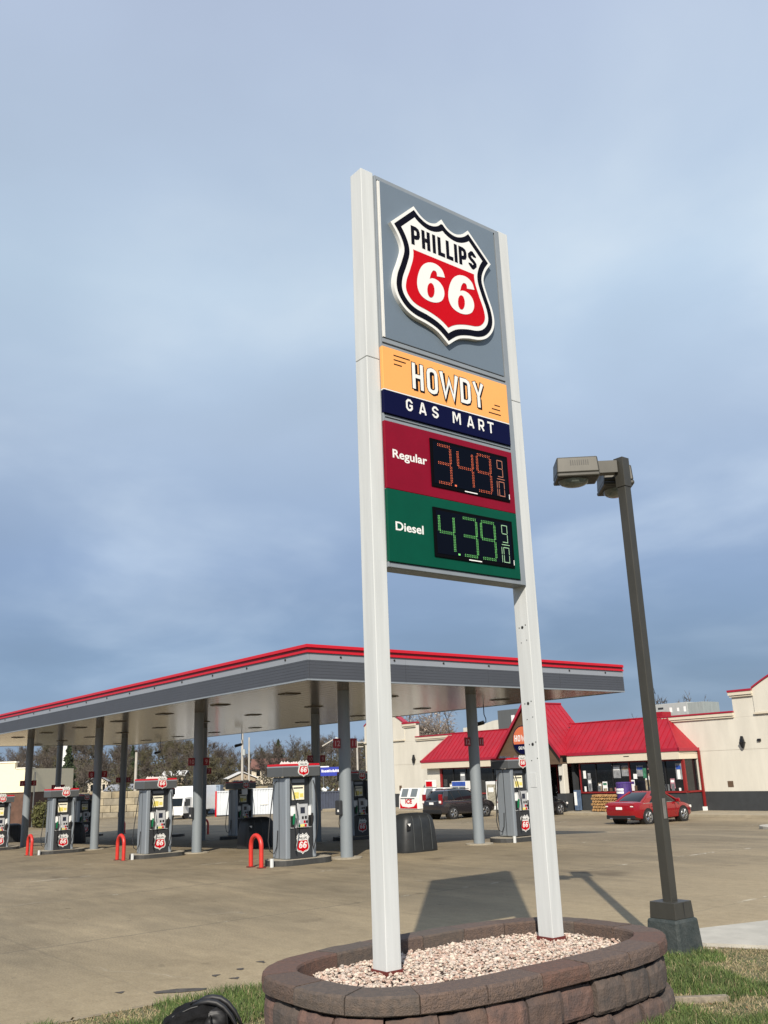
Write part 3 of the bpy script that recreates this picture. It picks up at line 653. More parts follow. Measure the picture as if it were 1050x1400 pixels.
# ================================================================== CANOPY
KX0, KX1, KY0, KY1 = -57.8, -19.0, 12.64, 25.07
KZ0, KZ1 = 4.44, 5.32
canopy = thing('canopy', 'long flat fuel canopy with red top band and grey ribbed fascia', 'canopy', (KX1, KY0, KZ0))
def KP(mb, name, mats, **k): mb.v = [(p[0]-KX1, p[1]-KY0, p[2]-KZ0) for p in mb.v]; return mb.build(name, mats, canopy, **k)
FT = .06
def bands(mb, P):                                  # P(along0, along1, out, z0, z1, mi)
    pass
prof = [(.0, .038, .008, cab_gray), (.041, .495, .0, fascia_dark), (.498, .675, .006, fascia_gray), (.678, .735, .05, fascia_red), (.738, .80, .015, fascia_dred), (.803, .88, .07, fascia_red)]
names = ['fascia_trim', 'fascia_panel', 'fascia_band', 'red_trim', 'red_groove', 'red_cap']
def side(n, fx, lbl):
    """one side of the canopy split into n bays; fx(t0,t1,in0,out1) -> box ranges"""
    for k in range(n):
        t0, t1 = k/n, (k+1)/n
        for (z0, z1, o, mt), nm in zip(prof, names):
            gap = .004 if nm in ('fascia_panel', 'fascia_band', 'fascia_trim') else .0008
            mb = MB(); x0, x1, y0, y1 = fx(t0, t1, o, gap)
            if nm == 'fascia_panel':                       # horizontal ribs
                nb = 12; h = (z1-z0)/nb
                for r in range(nb):
                    e = .004 if r % 2 else 0
                    xx0, xx1, yy0, yy1 = fx(t0, t1, o+e, gap); mb.box(xx0, xx1, yy0, yy1, KZ0+z0+r*h, KZ0+z0+(r+1)*h-.0006)
            else: mb.box(x0, x1, y0, y1, KZ0+z0, KZ0+z1)
            KP(mb, nm, mt)
LXk, LYk = KX1-KX0, KY1-KY0
side(12, lambda a, b, o, g_: (KX0+LXk*a+g_+(.0 if a > 0 else -o), KX0+LXk*b-g_+(o if b > .999 else 0), KY0-o, KY0+FT), 's')
side(12, lambda a, b, o, g_: (KX0+LXk*a+g_, KX0+LXk*b-g_, KY1-FT, KY1+o), 'n')
side(4, lambda a, b, o, g_: (KX1-FT, KX1+o, KY0+FT+.001+(LYk-2*FT-.002)*a+g_, KY0+FT+.001+(LYk-2*FT-.002)*b-g_), 'e')
side(4, lambda a, b, o, g_: (KX0-o, KX0+FT, KY0+FT+.001+(LYk-2*FT-.002)*a+g_, KY0+FT+.001+(LYk-2*FT-.002)*b-g_), 'w')
NSF = 31; sy = (LYk-2*FT-.02)/NSF                   # soffit decking
for k in range(NSF):
    mb = MB(); y0 = KY0+FT+.01+k*sy; mb.box(KX0+FT+.005, KX1-FT-.005, y0+.006, y0+sy-.006, KZ0+.012, KZ0+.05); KP(mb, 'soffit_panel', soffit_m, bevel=.004)
mb = MB(); mb.box(KX0+FT+.004, KX1-FT-.004, KY0+FT+.004, KY1-FT-.004, KZ0+.055, KZ0+.42); KP(mb, 'roof_deck', fascia_gray)
lightbox = mat('canopy_light', (.10, .095, .085), .3, var=.1)
for i in range(9):
    for y in (14.4, 18.0, 22.9):
        x = -22.6-i*4.1; mb = MB(); mb.box(x-.24, x+.24, y-.24, y+.24, KZ0-.012, KZ0+.011); mb.box(x-.19, x+.19, y-.19, y+.19, KZ0-.02, KZ0-.0125, 1); KP(mb, 'light_box', [soffit_m, lightbox])
for i in range(20):
    x = KX1-1.0-i*1.95; mb = MB(); mb.tube([(x, KY0-.0065, KZ0+.60), (x, KY0-.03, KZ0+.60)], .026, 8); KP(mb, 'fascia_lamp', dark_hole)
for i in range(7):
    y = KY0+1.0+i*1.75; mb = MB(); mb.tube([(KX1+.0065, y, KZ0+.60), (KX1+.03, y, KZ0+.60)], .026, 8); KP(mb, 'fascia_lamp', dark_hole)
# security cameras hanging from the far eave
def sec_cam(x, y, label):
    t = thing('security_camera', label, 'camera', (x, y, KZ0+.012), 0, 'cameras hung from the canopy edge')
    pth = [(0,0,0),(0,0,-.30),(.05,.03,-.45),(.02,.06,-.57),(-.10,.04,-.60)]
    mb = MB(); mb.tube(pth, .018, 6); mb.build('gooseneck', black_m, t, smooth=True)
    mb = MB(); mb.tube([(-.06,.03,-.58),(-.40,-.16,-.66)], .075, 8); b = mb.build('camera_body', black_m, t)
    mb = MB(); mb.box(-.42,-.04,-.15,.02,-.575,-.56); b2 = mb.build('sun_shield', fascia_gray, t)
    return t
sec_cam(-25.4, 24.85, 'black camera on gooseneck above the red store roof')
sec_cam(-43.7, 24.85, 'black camera on gooseneck left of the tall grey utility pole')
sec_cam(-53.6, 24.85, 'black camera on gooseneck above the second pump from the sign')

# ================================================================== ISLANDS
IX = [-21.35, -30.1, -39.3, -48.35, -58.2][:5]
YN, YF = 15.40, 20.35
island_m = mat('island_concrete', (.34, .30, .23), .8, var=.15, scale=3, bump=.2, bscale=40)
island_b = mat('island_edge', (.045, .045, .043), .6, var=.2, scale=4)
def g0(i): return gz(IX[i], 17)
order = ['nearest the sign', 'second from the sign', 'third from the sign', 'fourth from the sign', 'farthest from the sign']
# columns
flags_r = [('11', '12'), ('9', '10'), ('7', '8'), ('5', '6'), ('3', '4')]
flag_red = mat('flag_red', (.26, .006, .012), .5, var=.05); flag_ink = mat('flag_figure', (.45, .25, .25), .5, var=0)
def column(x, y, zb, label, nums, fire):
    t = thing('canopy_column', label, 'column', (x, y, zb), 0, 'round steel columns under the canopy')
    h = KZ0+.01-zb
    mb = MB(); mb.tube([(0,0,-.06),(0,0,h)], .17, 24); mb.build('shaft', column_m, t, smooth=True)
    mb = MB(); mb.tube([(0,0,-.05),(0,0,.03)], .42, 22); mb.build('footing_pad', island_m, t)
    for s, nmb in ((1, nums[0]), (-1, nums[1])):
        mb = MB(); mb.box(.02, .05, s*.172 if s > 0 else -.40, .40 if s > 0 else -.172, 2.88, 3.14); fl = mb.build('number_flag', flag_red, t)
        mb = MB(); put_text(mb, FX(.05), nmb, s*.286, 2.935, .15, .0025, bold=.03, align='CENTER'); mb.build('number', flag_ink, fl)
    if fire:
        mb = MB(); mb.box(-.10, .10, -.29, -.175, 1.12, 1.50); bx = mb.build('bin_box', pump_dark, t, bevel=.02)
        mb = MB(); mb.box(.02, .08, -.30, -.2905, 1.2, 1.26); mb.build('bin_label', paper, bx)
    return t
for i in range(5):
    if i < 4: column(IX[i], YN, g0(i), 'near-row grey column, ' + ['just left of the white sign post', 'right of the second pump and its red hoop', 'right of the third pump with the red hoop', 'leftmost with a red hoop before it'][i], flags_r[i], i in (0, 1))
    column(IX[i], YF, g0(i), 'far-row grey column, ' + ['between the two white sign posts', 'just right of the nearest pump', 'close behind the second near-row column', 'left of the second pump top', 'left behind the third pump top'][i], flags_r[i], i in (1, 2))

# the concrete islands: a short one under each dispenser
for i, x in enumerate([-21.35, -29.85, -38.75, -47.1, -58.2]):
    for yc0, yc1, wh in ((13.35, 14.35, 'near'), (21.45, 22.9, 'far')):
        if i == 4 and wh == 'near': continue
        mb = MB(); z = gz(x, (yc0+yc1)/2); ym = (yc0+yc1)/2; pts = []
        for yc, sg in ((yc0, -1), (yc1, 1)):
            for k in range(9):
                a = (math.pi if sg < 0 else 0) + math.pi*k/8; pts.append((.5*math.cos(a), yc-ym+.42*math.sin(a), .14))
        mb.prism(pts, (0, 0, .5), 0, 1)
        o = mb.build('pump_island', [island_m, island_b], None, (x, ym, z), bevel=.012)
        tag(o, 'raised kerbed pad under the %s-row pump, %s' % (wh, order[i]), 'island', 'kerbed pump pads')

# ---- dispensers: local x faces +X, body along y
def fin_plain(mb, name, mats, parent): return mb.build(name, mats, parent)
def make_pump():
    t = thing('fuel_pump', 'x', 'fuel pump', (0,0,0), 0, 'fuel pumps on the islands')
    Yh, Xh = .56, .33
    mb = MB(); mb.box(-Xh+.02, Xh-.02, -Yh+.17, Yh-.14, .0, .72); mb.build('lower_cabinet', pump_dark, t, bevel=.01)
    for s, w in ((-1, .17), (1, .12)):                  # silver end pillars, front and back edges rolled
        y0, y1 = (-Yh, -Yh+w) if s < 0 else (Yh-w, Yh)
        mb = MB(); mb.box(-Xh, Xh, y0, y1, .0, 2.02); p = mb.build('side_pillar', steel, t, bevel=.035)
        mb = MB(); yy = y0-.004 if s < 0 else y1+.0005; mb.box(-.012, .012, yy, yy+.0035, .02, 2.0); mb.build('panel_seam', pump_dark, p)
    mb = MB(); mb.box(-Xh+.04, Xh-.05, -Yh+.171, Yh-.121, .74, 1.30); mb.build('face_panel', pump_face, t, bevel=.01)
    mb = MB(); mb.box(-Xh+.10, Xh-.16, -Yh+.171, Yh-.121, 1.305, 2.02); mb.build('upper_recess', pump_dark, t)
    mb = MB(); mb.box(-Xh-.06, Xh+.06, -Yh-.16, Yh+.12, 2.03, 2.26, 0); mb.build('valance', pump_valance, t, bevel=.008)
    mb = MB(); mb.box(-Xh-.065, Xh+.065, -Yh-.165, Yh+.125, 2.262, 2.295); mb.build('valance_stripe', fascia_gray, t, bevel=.003)
    mb = MB(); mb.box(-Xh-.055, Xh+.055, -Yh-.155, Yh+.115, 2.296, 2.35); mb.build('valance_top', fascia_red, t, bevel=.006)
    for sg in (1, -1):
        F = (lambda a, b, e=0, sg=sg: (sg*(Xh+.066+e), a*sg, b))
        build_shield(F, .04, 2.225, .27, .02, 0, False, t, fin_plain)
        mb = MB(); 
        for q in range(3): mb.poly([F(-.30+q*.10, 2.351, -.09), F(-.19+q*.10, 2.351, -.09), F(-.215+q*.10, 2.405, -.09), F(-.275+q*.10, 2.405, -.09)])
        mb.build('topper_trim', sign_white, t)
        F2 = (lambda a, b, e=0, sg=sg: (sg*(Xh-.02+e), a*sg, b))
        build_shield(F2, .06, .365, .33, .006, 0, False, t, fin_plain)
        F3 = (lambda a, b, e=0, sg=sg: (sg*(Xh-.05+e), a*sg, b))
        def pan(name, a0, a1, b0, b1, d, mt, par=t, bev=.004, FF=F3):
            mb = MB(); off = Vector(FF(0,0,d))-Vector(FF(0,0,0))
            mb.prism([FF(a0,b0,d), FF(a1,b0,d), FF(a1,b1,d), FF(a0,b1,d)], off*.97); return mb.build(name, mt, par, bevel=bev, norm=True)
        con = pan('console', -.13, .25, .75, 1.36, .055, mat('console_grey', (.40, .41, .42), .45, var=.04), bev=.012)
        pan('display', -.03, .135, 1.10, 1.255, .0575, screen_m, con, 0)
        pan('console_brow', -.12, .24, 1.365, 1.385, .09, pump_dark, con)
        pan('keypad', .02, .09, .96, 1.03, .0585, black_m, con, 0); pan('card_reader', .13, .2, .965, 1.035, .066, black_m, con, .004)
        for k, (a, b, mt) in enumerate(((-.08,.80,green_noz),(.0,.80,yellow_p),(.08,.80,yellow_p),(.16,.80,sign_red),(.12,.89,sign_red),(.2,.89,black_m),(-.08,.90,paper))):
            pan('grade_button', a-.032, a+.032, b-.03, b+.034, .064, mt, con, .004)
        pan('price_label', -.37, -.20, 1.06, 1.27, .004, paper, t, 0); pan('grade_sticker', .29, .40, .99, 1.27, .004, paper, t, 0)
        F4 = (lambda a, b, e=0, sg=sg: (sg*(Xh-.16+e), a*sg, b))
        po = pan('poster', -.22, .22, 1.44, 1.80, .03, mat('poster_cream', (.78, .74, .58), .6, var=.08, scale=9), t, 0, F4)
        pan('poster_print', -.19, .02, 1.47, 1.63, .0315, yellow_p, po, 0, F4); pan('poster_print', .05, .19, 1.50, 1.60, .0315, yellow_p, po, 0, F4)
        pan('poster_print', -.18, .18, 1.72, 1.755, .0315, pump_dark, po, 0, F4)
        pan('meter_window', -.25, .22, 1.87, 1.96, .05, fascia_gray, t, .004, F4)
        # nozzles and hoses
        for a, mt in ((-.30, green_noz), (.36, black_m)):
            nz = pan('nozzle_boot', a-.055, a+.055, .78, 1.05, .03, black_m, t, .01)
            mb = MB(); x = sg*(Xh+.02); mb.tube([(x, a*sg, .84), (x+sg*.03, a*sg, 1.0), (x+sg*.05, a*sg, 1.10)], [.028, .042, .03], 7); mb.build('nozzle', mt, nz, smooth=True)
            mb = MB(); top = 1.93; y = a*sg
            pth = [(sg*(Xh-.02), y*1.3, top), (sg*(Xh+.06), y*1.28, top-.12)]
            for k in range(9):
                q = k/8; pth.append((sg*(Xh+.10+.10*math.sin(math.pi*q)), y*(1.26-.16*q)+.05*math.sin(math.pi*q), (top-.25)*(1-q)+.28*q))
            pth += [(sg*(Xh+.12), y*1.02, .20), (sg*(Xh+.07), y*.98, .34), (sg*(Xh+.05), y, .85)]
            mb.tube(pth, .015, 6); mb.build('hose', rubber, t, smooth=True)
    mb = MB(); mb.tube([(-.12, -Yh-.01, 1.93), (-.16, -Yh-.07, 1.86), (-.2, -Yh-.12, 1.4), (-.22, -Yh-.19, .9), (-.22, -Yh-.24, .45), (-.18, -Yh-.20, .2), (-.12, -Yh-.10, .13), (-.08, -Yh-.03, .3), (-.06, -Yh-.01, .7)], .016, 6); mb.build('hose', rubber, t, smooth=True)
    t.scale = (1, .83, 1); return t
IXP = [-21.35, -29.85, -38.75, -47.1, -58.2]
pump0 = make_pump()
pp_lbl = {(0,0): 'nearest silver fuel pump, left of the white sign post', (1,0): 'silver fuel pump second from the sign, behind a red hoop', (2,0): 'silver fuel pump third from the sign with yellow poster', (3,0): 'silver fuel pump cut by the left picture edge',
 (0,1): 'silver fuel pump between the two white sign posts', (1,1): 'dark fuel pump in canopy shade touching the near white sign post', (2,1): 'dark shaded fuel pump left of the nearest pump, with white notice', (3,1): 'dark shaded fuel pump mostly behind the second pump', (4,1): 'dark shaded fuel pump between two columns at left'}
for (i, r), lb in pp_lbl.items():
    y = 13.73 if r == 0 else 22.02; z = g0(i)+.14
    if (i, r) == (0, 0): pump0.location = (IXP[i], y, z); pump0['label'] = lb; p = pump0
    else: p = dup(pump0, (IXP[i], y, z), lb)
    if (i, r) == (2, 1):
        mb = MB(); mb.prism([(.375, -.2, 1.78), (.375, .16, 1.78), (.375, .16, 2.02), (.375, -.2, 2.02)], (.01, 0, 0)); mb.build('notice', paper, p, norm=True)
# red hoop bollards
def make_hoop():
    t = thing('hoop_bollard', 'x', 'bollard', (0,0,0), 0, 'hoop bollards guarding the pumps')
    h, w = .76, .255
    pth = [(-w, 0, -.05), (-w, 0, h-w)] + [(w*math.cos(math.pi-math.pi*k/12), 0, h-w+w*math.sin(math.pi-math.pi*k/12)) for k in range(1, 12)] + [(w, 0, h-w), (w, 0, -.05)]
    mb = MB(); mb.tube(pth, .057, 14); mb.build('hoop', bollard_red, t, smooth=True)
    for s in (-1, 1):
        mb = MB(); mb.box(s*w-.085, s*w+.085, -.085, .085, -.02, .018); mb.build('base_flange', rust, t)
    return t
h0 = make_hoop(); first = True
for (i, r), lb in {(0,0): 'bright red hoop bollard beside the nearest pump', (1,0): 'bright red hoop bollard beside the second pump', (2,0): 'bright red hoop bollard leftmost, before a grey column',
                   (3,1): 'shaded hoop bollard right of the second pump', (4,1): 'shaded hoop bollard left of the second pump'}.items():
    y = 12.58 if r == 0 else 24.62; loc = (IXP[i], y, gz(IX[i], y)+.005)
    if first: h0.location = loc; h0['label'] = lb; first = False
    else: dup(h0, loc, lb)
    # small white guard post at the island end
    if r == 0:
        mb = MB(); mb.tube([(0,0,-.03),(0,0,.20)], .05, 10); o = mb.build('island_post', post_white, None, (IXP[i]+.30, 12.86, gz(IX[i], 12)+.0)); tag(o, 'short white stub post at island end, ' + order[i], 'post', 'stub posts at island ends')
mb = MB(); mb.tube([(0,0,-.03),(0,0,.20)], .05, 10); o = mb.build('island_post', post_white, None, (IX[0]+.56, 21.3, gz(IX[0], 22))); tag(o, 'short white stub post before the pump between the sign posts', 'post', 'stub posts at island ends')
# black waste and windscreen stations
def make_bin():
    t = thing('waste_station', 'x', 'waste bin', (0,0,0), 0, 'black bins between the columns')
    mb = MB(); rings = []
    for z, a, b in ((0,.44,.66),(.06,.45,.67),(.62,.415,.61),(.86,.385,.56),(.97,.32,.50),(1.03,.20,.38),(1.045,.05,.2)):
        rings.append([(a*math.copysign(abs(math.cos(q))**.45, math.cos(q)), b*math.copysign(abs(math.sin(q))**.45, math.sin(q)), z) for q in [2*math.pi*k/28 for k in range(28)]])
    mb.loft(rings); mb.build('bin_body', bin_black, t, smooth=True)
    for y in (-.33, -.02, .33):
        mb = MB(); k = .93
        mb.tube([(.462, y, .05), (.43, y*.97, .62), (.40, y*.95, .84), (.33, y*.9, .97)], .008, 5); mb.build('seam_rib', mat('bin_rib', (.06, .065, .065), .45, var=.1), t)
    mb = MB(); mb.box(.405, .43, -.56, -.43, .60, .80); mb.build('towel_slot', black_m, t, bevel=.01)
    mb = MB(); mb.prism([(.437, -.55, .78), (.437, -.46, .70), (.437, -.43, .78)], (.01, 0, 0)); mb.build('paper_towel', paper, t, norm=True)
    return t
b0_ = make_bin()
for i, lb in enumerate(('black rounded waste bin between columns, right of the near sign post', 'black rounded waste bin beside the nearest pump and red hoop', 'black rounded waste bin hidden behind the second pump', 'black rounded waste bin right of the third pump', 'black rounded waste bin right of the leftmost pump')):
    loc = (IX[i], 17.75, g0(i)+.0)
    if i == 0: b0_.location = loc; b0_['label'] = lb
    elif i != 2: dup(b0_, loc, lb)

# ================================================================== STORE
GZS = -.70                                        # pavement level at the store
YW, YB, YE = 48.8, 47.25, 46.87                    # main wall, window bay, eave
BXL, BXR, GC, GH = -55.0, -32.2, -43.45, 2.85      # bay ends, gable centre and half width
STO = (GC, YW, GZS)
store = thing('convenience_store', 'cream stucco convenience store with red metal mansard roof and gabled porch', 'store', STO)
def TP(mb, name, mats, parent=None, **k):
    mb.v = [(p[0]-STO[0], p[1]-STO[1], p[2]-STO[2]) for p in mb.v]; return mb.build(name, mats, parent or store, **k)
def finT(mb, name, mats, parent): mb.v = [(p[0]-STO[0], p[1]-STO[1], p[2]-STO[2]) for p in mb.v]; return mb.build(name, mats, parent)
def tbox(name, mats, x0, x1, y0, y1, z0, z1, parent=None, bevel=0): mb = MB(); mb.box(x0, x1, y0, y1, z0, z1); return TP(mb, name, mats, parent, bevel=bevel)
# apron
mb = MB(); mb.box(-66, -20, 45.2, 49.2, GZS-.3, GZS+.13); struct(mb.build('store_sidewalk', mat('store_walk', (.30, .255, .18), .85, var=.12, scale=1.5, bump=.25, bscale=50), bevel=.02))
ZS = GZS+.13
for sgn, xa, xb in ((1, BXR, -14.0), (-1, -64.6, BXL)):     # both wings
    ex = (lambda d: BXR+d) if sgn > 0 else (lambda d: BXL-d)
    x0, x1 = (xa, xb)
    tbox('wall', stucco, x0, x1, YW, YW+.3, .47, 2.715); tbox('wall', stucco, x0 if sgn < 0 else -34.6, x1 if sgn > 0 else -53.2, YW, YW+.3, 2.73, 4.50)
    tbox('wainscot', wainscot, x0, x1, YW-.03, YW+.28, ZS-.1, .465); tbox('base_joint', stucco_trim, x0, x1, YW+.02, YW+.25, 2.714, 2.731)
    # low parapet with cornice and red coping
    a0, a1 = (-34.4, -29.6) if sgn > 0 else (-57.75, -53.4)
    tbox('parapet', stucco, a0, a1, YW+.002, YW+.29, 4.501, 4.78); tbox('cornice', stucco_trim, a0, a1, YW-.09, YW, 4.50, 4.58); tbox('cornice', stucco_trim, a0, a1, YW-.14, YW, 4.60, 4.76)
    tbox('coping', coping_red, a0-.02, a1+.02, YW-.17, YW+.34, 4.781, 4.87)
    # high parapet: shoulder then segmental arch
    if sgn > 0: xs, xm, xe = -29.6, -28.25, -22.6
    else: xs, xm, xe = -57.75, -59.2, -64.6
    lo, hi = min(xs, xm), max(xs, xm)
    tbox('parapet_pier', stucco, lo, hi, YW-.004, YW+.31, 4.502, 5.76); tbox('cornice', stucco_trim, lo-.08, hi, YW-.11, YW-.005, 5.62, 5.70); tbox('cornice', stucco_trim, lo-.12, hi, YW-.17, YW-.005, 5.72, 5.90)
    tbox('coping', coping_red, lo-.14, hi+.01, YW-.2, YW+.36, 5.905, 6.02)
    N = 18; arch = []
    for k in range(N+1):
        t_ = k/N; x = xm+(xe-xm)*t_; arch.append((x, 6.0+1.0*math.sin(math.pi*t_)))
    mb = MB(); pts = [(p[0], YW-.06, p[1]) for p in arch] + [(xe, YW-.06, 4.70), (xm, YW-.06, 4.70)]; mb.prism(pts, (0, -.36, 0)); TP(mb, 'arched_parapet', stucco, norm=True)
    for k in range(N):
        mb = MB(); (xa_, za), (xb_, zb) = arch[k], arch[k+1]
        mb.prism([(xa_, YW-.13, za+.005), (xb_, YW-.13, zb+.005), (xb_, YW-.13, zb+.10), (xa_, YW-.13, za+.10)], (0, -.5, 0)); TP(mb, 'coping', coping_red, norm=True)
    tbox('arch_ledge', stucco_trim, min(xm, xe)-.05, max(xm, xe), YW-.12, YW+.02, 4.60, 4.695)
    tbox('parapet_back', stucco, min(xm, xe), max(xm, xe), YW+.01, YW+.28, 4.503, 4.60)
    lx = -29.25 if sgn > 0 else -58.1
    l_ = MB(); l_.taper((lx, YW-.10), (.05, .05), (.16, .09), 2.78, 3.12); l_.taper((lx, YW-.10), (.12, .08), (.05, .05), 3.125, 3.45); TP(l_, 'wall_lamp', black_m)
    if sgn > 0:
        tbox('vent_grille', gable_brown, -30.55, -30.2, YW-.015, YW, .70, 1.03); tbox('wall_fitting', black_m, -28.35, -28.15, YW-.08, YW, 3.12, 3.26)
    else: tbox('wall_fitting', gable_brown, -60.1, -59.85, YW-.06, YW, .75, 1.1)
tbox('roof_slab', hvac_d, -64.4, -14.2, YW+.35, 66, 4.0, 4.45)
tbox('rear_wall', stucco, -64.4, -14.2, 66, 66.3, -1, 4.9)
mb = MB(); mb.prism([(-64.2, 60, 4.4), (-58.9, 60, 4.4), (-58.9, 60, 6.4), (-60.3, 60, 6.3), (-61.9, 60, 6.0), (-64.2, 60, 5.9)], (0, -.3, 0)); TP(mb, 'rear_parapet', stucco, norm=True)

# mansard roofs of standing-seam panels
ZE, ZR = 2.92, 4.86
def panel_run(x0, x1, xr0, xr1, n, clipL=None):
    """roof plane between the eave (y=YE, ZE) and the ridge (y=YW, ZR); eave spans x0..x1, ridge xr0..xr1"""
    for k in range(n):
        a0, a1 = x0+(x1-x0)*k/n, x0+(x1-x0)*(k+1)/n
        def pt(x, t): return (x, YE+(YW-YE)*t, ZE+(ZR-ZE)*t)
        def tmax(x):
            t_ = 1
            if xr0 > x0 and x < xr0: t_ = min(t_, (x-x0)/(xr0-x0))
            if xr1 < x1 and x > xr1: t_ = min(t_, (x1-x)/(x1-xr1))
            return max(t_, 0)
        cut = [a0] + [q for q in (xr0, xr1) if a0 < q < a1] + [a1]
        poly = [pt(a0+.008, 0), pt(a1-.008, 0)] + [pt(min(max(q, a0+.004), a1-.004), tmax(min(max(q, a0+.004), a1-.004))) for q in reversed(cut)]
        P2 = []
        for p in poly:
            if not P2 or (Vector(p)-Vector(P2[-1])).length > .01: P2.append(p)
        if (Vector(P2[0])-Vector(P2[-1])).length < .01: P2.pop()
        if len(P2) < 3: continue
        mb = MB(); nrm = Vector((0, -(ZR-ZE), YW-YE)).normalized(); mb.prism(P2, nrm*.05); p = TP(mb, 'roof_panel', roof_red, norm=True)
        mb = MB(); tx = max(tmax(a0), .0)
        if tx > .05:
            e = nrm*.035; p0, p1 = Vector(pt(a0, 0))+e*.4, Vector(pt(a0, tx))+e*.4; mb.tube([p0, p1], .024, 4); mb.v = [(q[0]-STO[0], q[1]-STO[1], q[2]-STO[2]) for q in mb.v]; mb.build('seam', roof_red, p)
gl, gr = GC-GH, GC+GH
def roof_side(xe0, xe1, xr0, xr1, n): panel_run(xe0, xe1, xr0, xr1, n)
panel_run(gr-.9, BXR, gr-2.2, -34.1, 23)
panel_run(BXL, gl+.9, -53.6, gl+2.2, 23)
for s, xc, xr in ((1, BXR, -34.1), (-1, BXL, -53.6)):       # hip ends
    n = 4
    for k in range(n):
        y0, y1 = YE+(YW-YE)*k/n, YE+(YW-YE)*(k+1)/n
        def hp(y, t_): return (xc+(xr-xc)*t_, y, ZE+(ZR-ZE)*t_)
        t0, t1 = (y0-YE)/(YW-YE), (y1-YE)/(YW-YE)
        pts = [hp(y0+.004, 0), hp(y1-.004, 0), hp(y1-.004, t1)] + ([hp(y0+.004, t0)] if k else [])
        mb = MB(); mb.prism(pts, Vector((s*(ZR-ZE), 0, abs(xc-xr))).normalized()*.05); TP(mb, 'roof_panel', roof_red, norm=True)
    mb = MB(); mb.tube([(xc, YE, ZE+.02), (xr, YW, ZR+.02)], .05, 5); TP(mb, 'hip_cap', roof_red)
for x0, x1 in ((gr-.02, BXR+.05), (BXL-.05, gl+.02)):
    tbox('eave_gutter', coping_red, x0, x1, YE-.09, YE-.003, ZE-.15, ZE+.03); tbox('fascia_board', stucco_trim, x0+.05, x1-.06, YE-.04, YE+.10, 2.33, ZE-.152)
    tbox('porch_soffit', stucco_trim, x0+.05, x1-.06, YE+.101, YW, 2.62, 2.68)
    mb = MB(); mb.tube([(x0+.2, YW, ZR+.02), (x1-.3, YW, ZR+.02)] if x0 > GC else [(-53.6, YW, ZR+.02), (x1+1.2, YW, ZR+.02)], .06, 6) if False else None
tbox('ridge_cap', roof_red, gr-1.2, -34.1, YW-.06, YW+.14, ZR-.02, ZR+.05); tbox('ridge_cap', roof_red, -53.6, gl+1.2, YW-.06, YW+.14, ZR-.02, ZR+.05)
tbox('eave_gutter', coping_red, BXR-.0, BXR+.09, YE-.09, YW, ZE-.15, ZE+.03); tbox('fascia_board', stucco_trim, BXR-.08, BXR-.03, YE+.101, YW-.001, 2.33, ZE-.152)
tbox('eave_gutter', coping_red, BXL-.09, BXL, YE-.09, YW, ZE-.15, ZE+.03)
tbox('fascia_lettering', black_m, -41.4, -40.95, YE-.046, YE-.041, 2.55, 2.62); tbox('fascia_lettering', black_m, -37.0+.9, -36.6+.9, YE-.046, YE-.041, 2.57, 2.62)
# gable porch
YG = 46.35; ZA = 6.33; YGB = 50.0
for s in (-1, 1):
    n = 9; L_ = Vector((GC+s*(GH+.12), 0, ZE-.08)); A_ = Vector((GC, 0, ZA)); d = (A_-L_); nr = Vector((s*d.z, 0, abs(d.x))).normalized()
    for k in range(n):
        y0, y1 = YG-.25+(YGB-YG+.25)*k/n, YG-.25+(YGB-YG+.25)*(k+1)/n
        mb = MB(); mb.prism([(L_.x, y0+.004, L_.z), (L_.x, y1-.004, L_.z), (A_.x-s*.002, y1-.004, A_.z), (A_.x-s*.002, y0+.004, A_.z)], nr*.07); p = TP(mb, 'roof_panel', roof_red, norm=True)
        mb = MB(); mb.tube([Vector((L_.x, y0, L_.z))+nr*.012, Vector((A_.x, y0, A_.z))+nr*.012], .016, 4); mb.v = [(q[0]-STO[0], q[1]-STO[1], q[2]-STO[2]) for q in mb.v]; mb.build('seam', roof_red, p)
    mb = MB(); mb.prism([(L_.x, YG-.262, L_.z-.22), (L_.x, YG-.262, L_.z+.0), (A_.x, YG-.262, A_.z+.0), (A_.x, YG-.262, A_.z-.24)], (0, -.01, 0)); TP(mb, 'rake_board', coping_red, norm=True)
mb = MB(); mb.tube([(GC, YG-.25, ZA+.02), (GC, YGB, ZA+.02)], .07, 6); TP(mb, 'ridge_cap', roof_red)
mb = MB(); mb.prism([(gl+.05, YG, 2.30), (gr-.05, YG, 2.30), (gr-.05, YG, ZE-.05), (GC, YG, ZA-.16), (gl+.05, YG, ZE-.05)], (0, -.15, 0)); TP(mb, 'gable_face', gable_brown, norm=True)
for x in (gl+.55, gr-.05):
    tbox('pillar', stucco, x-.42, x+.0, YG+.15, YG+.57, .48, 2.30, bevel=.03); tbox('pillar_base', wainscot, x-.56, x+.16, YG+.02, YG+.70, ZS-.02, .475, bevel=.01)
    l_ = MB(); l_.taper((x-.21, YG+.08), (.05, .04), (.09, .05), 1.35, 1.6); TP(l_, 'wall_lamp', black_m)
# deep porch with red doors
tbox('porch_ceiling', gable_brown, gl+.1, gr-.1, YG+.16, 50.2, 2.34, 2.40); tbox('porch_back', frame_red, gl, gr, 50.2, 50.4, ZS, 2.34)
for s, x in ((-1, gl), (1, gr)): tbox('porch_cheek', wainscot, x-.1, x+.1, YB+.12, 50.2, ZS, 2.33)
for k in range(4):
    x = GC-1.9+k*.96; tbox('door', glass_dark, x+.06, x+.90, 50.12, 50.19, ZS+.05, 2.1); tbox('door_frame', frame_red, x-.04, x+.055, 50.10, 50.195, ZS, 2.2)
    tbox('door_handle', chrome, x+.75, x+.79, 50.06, 50.11, .4, .9)
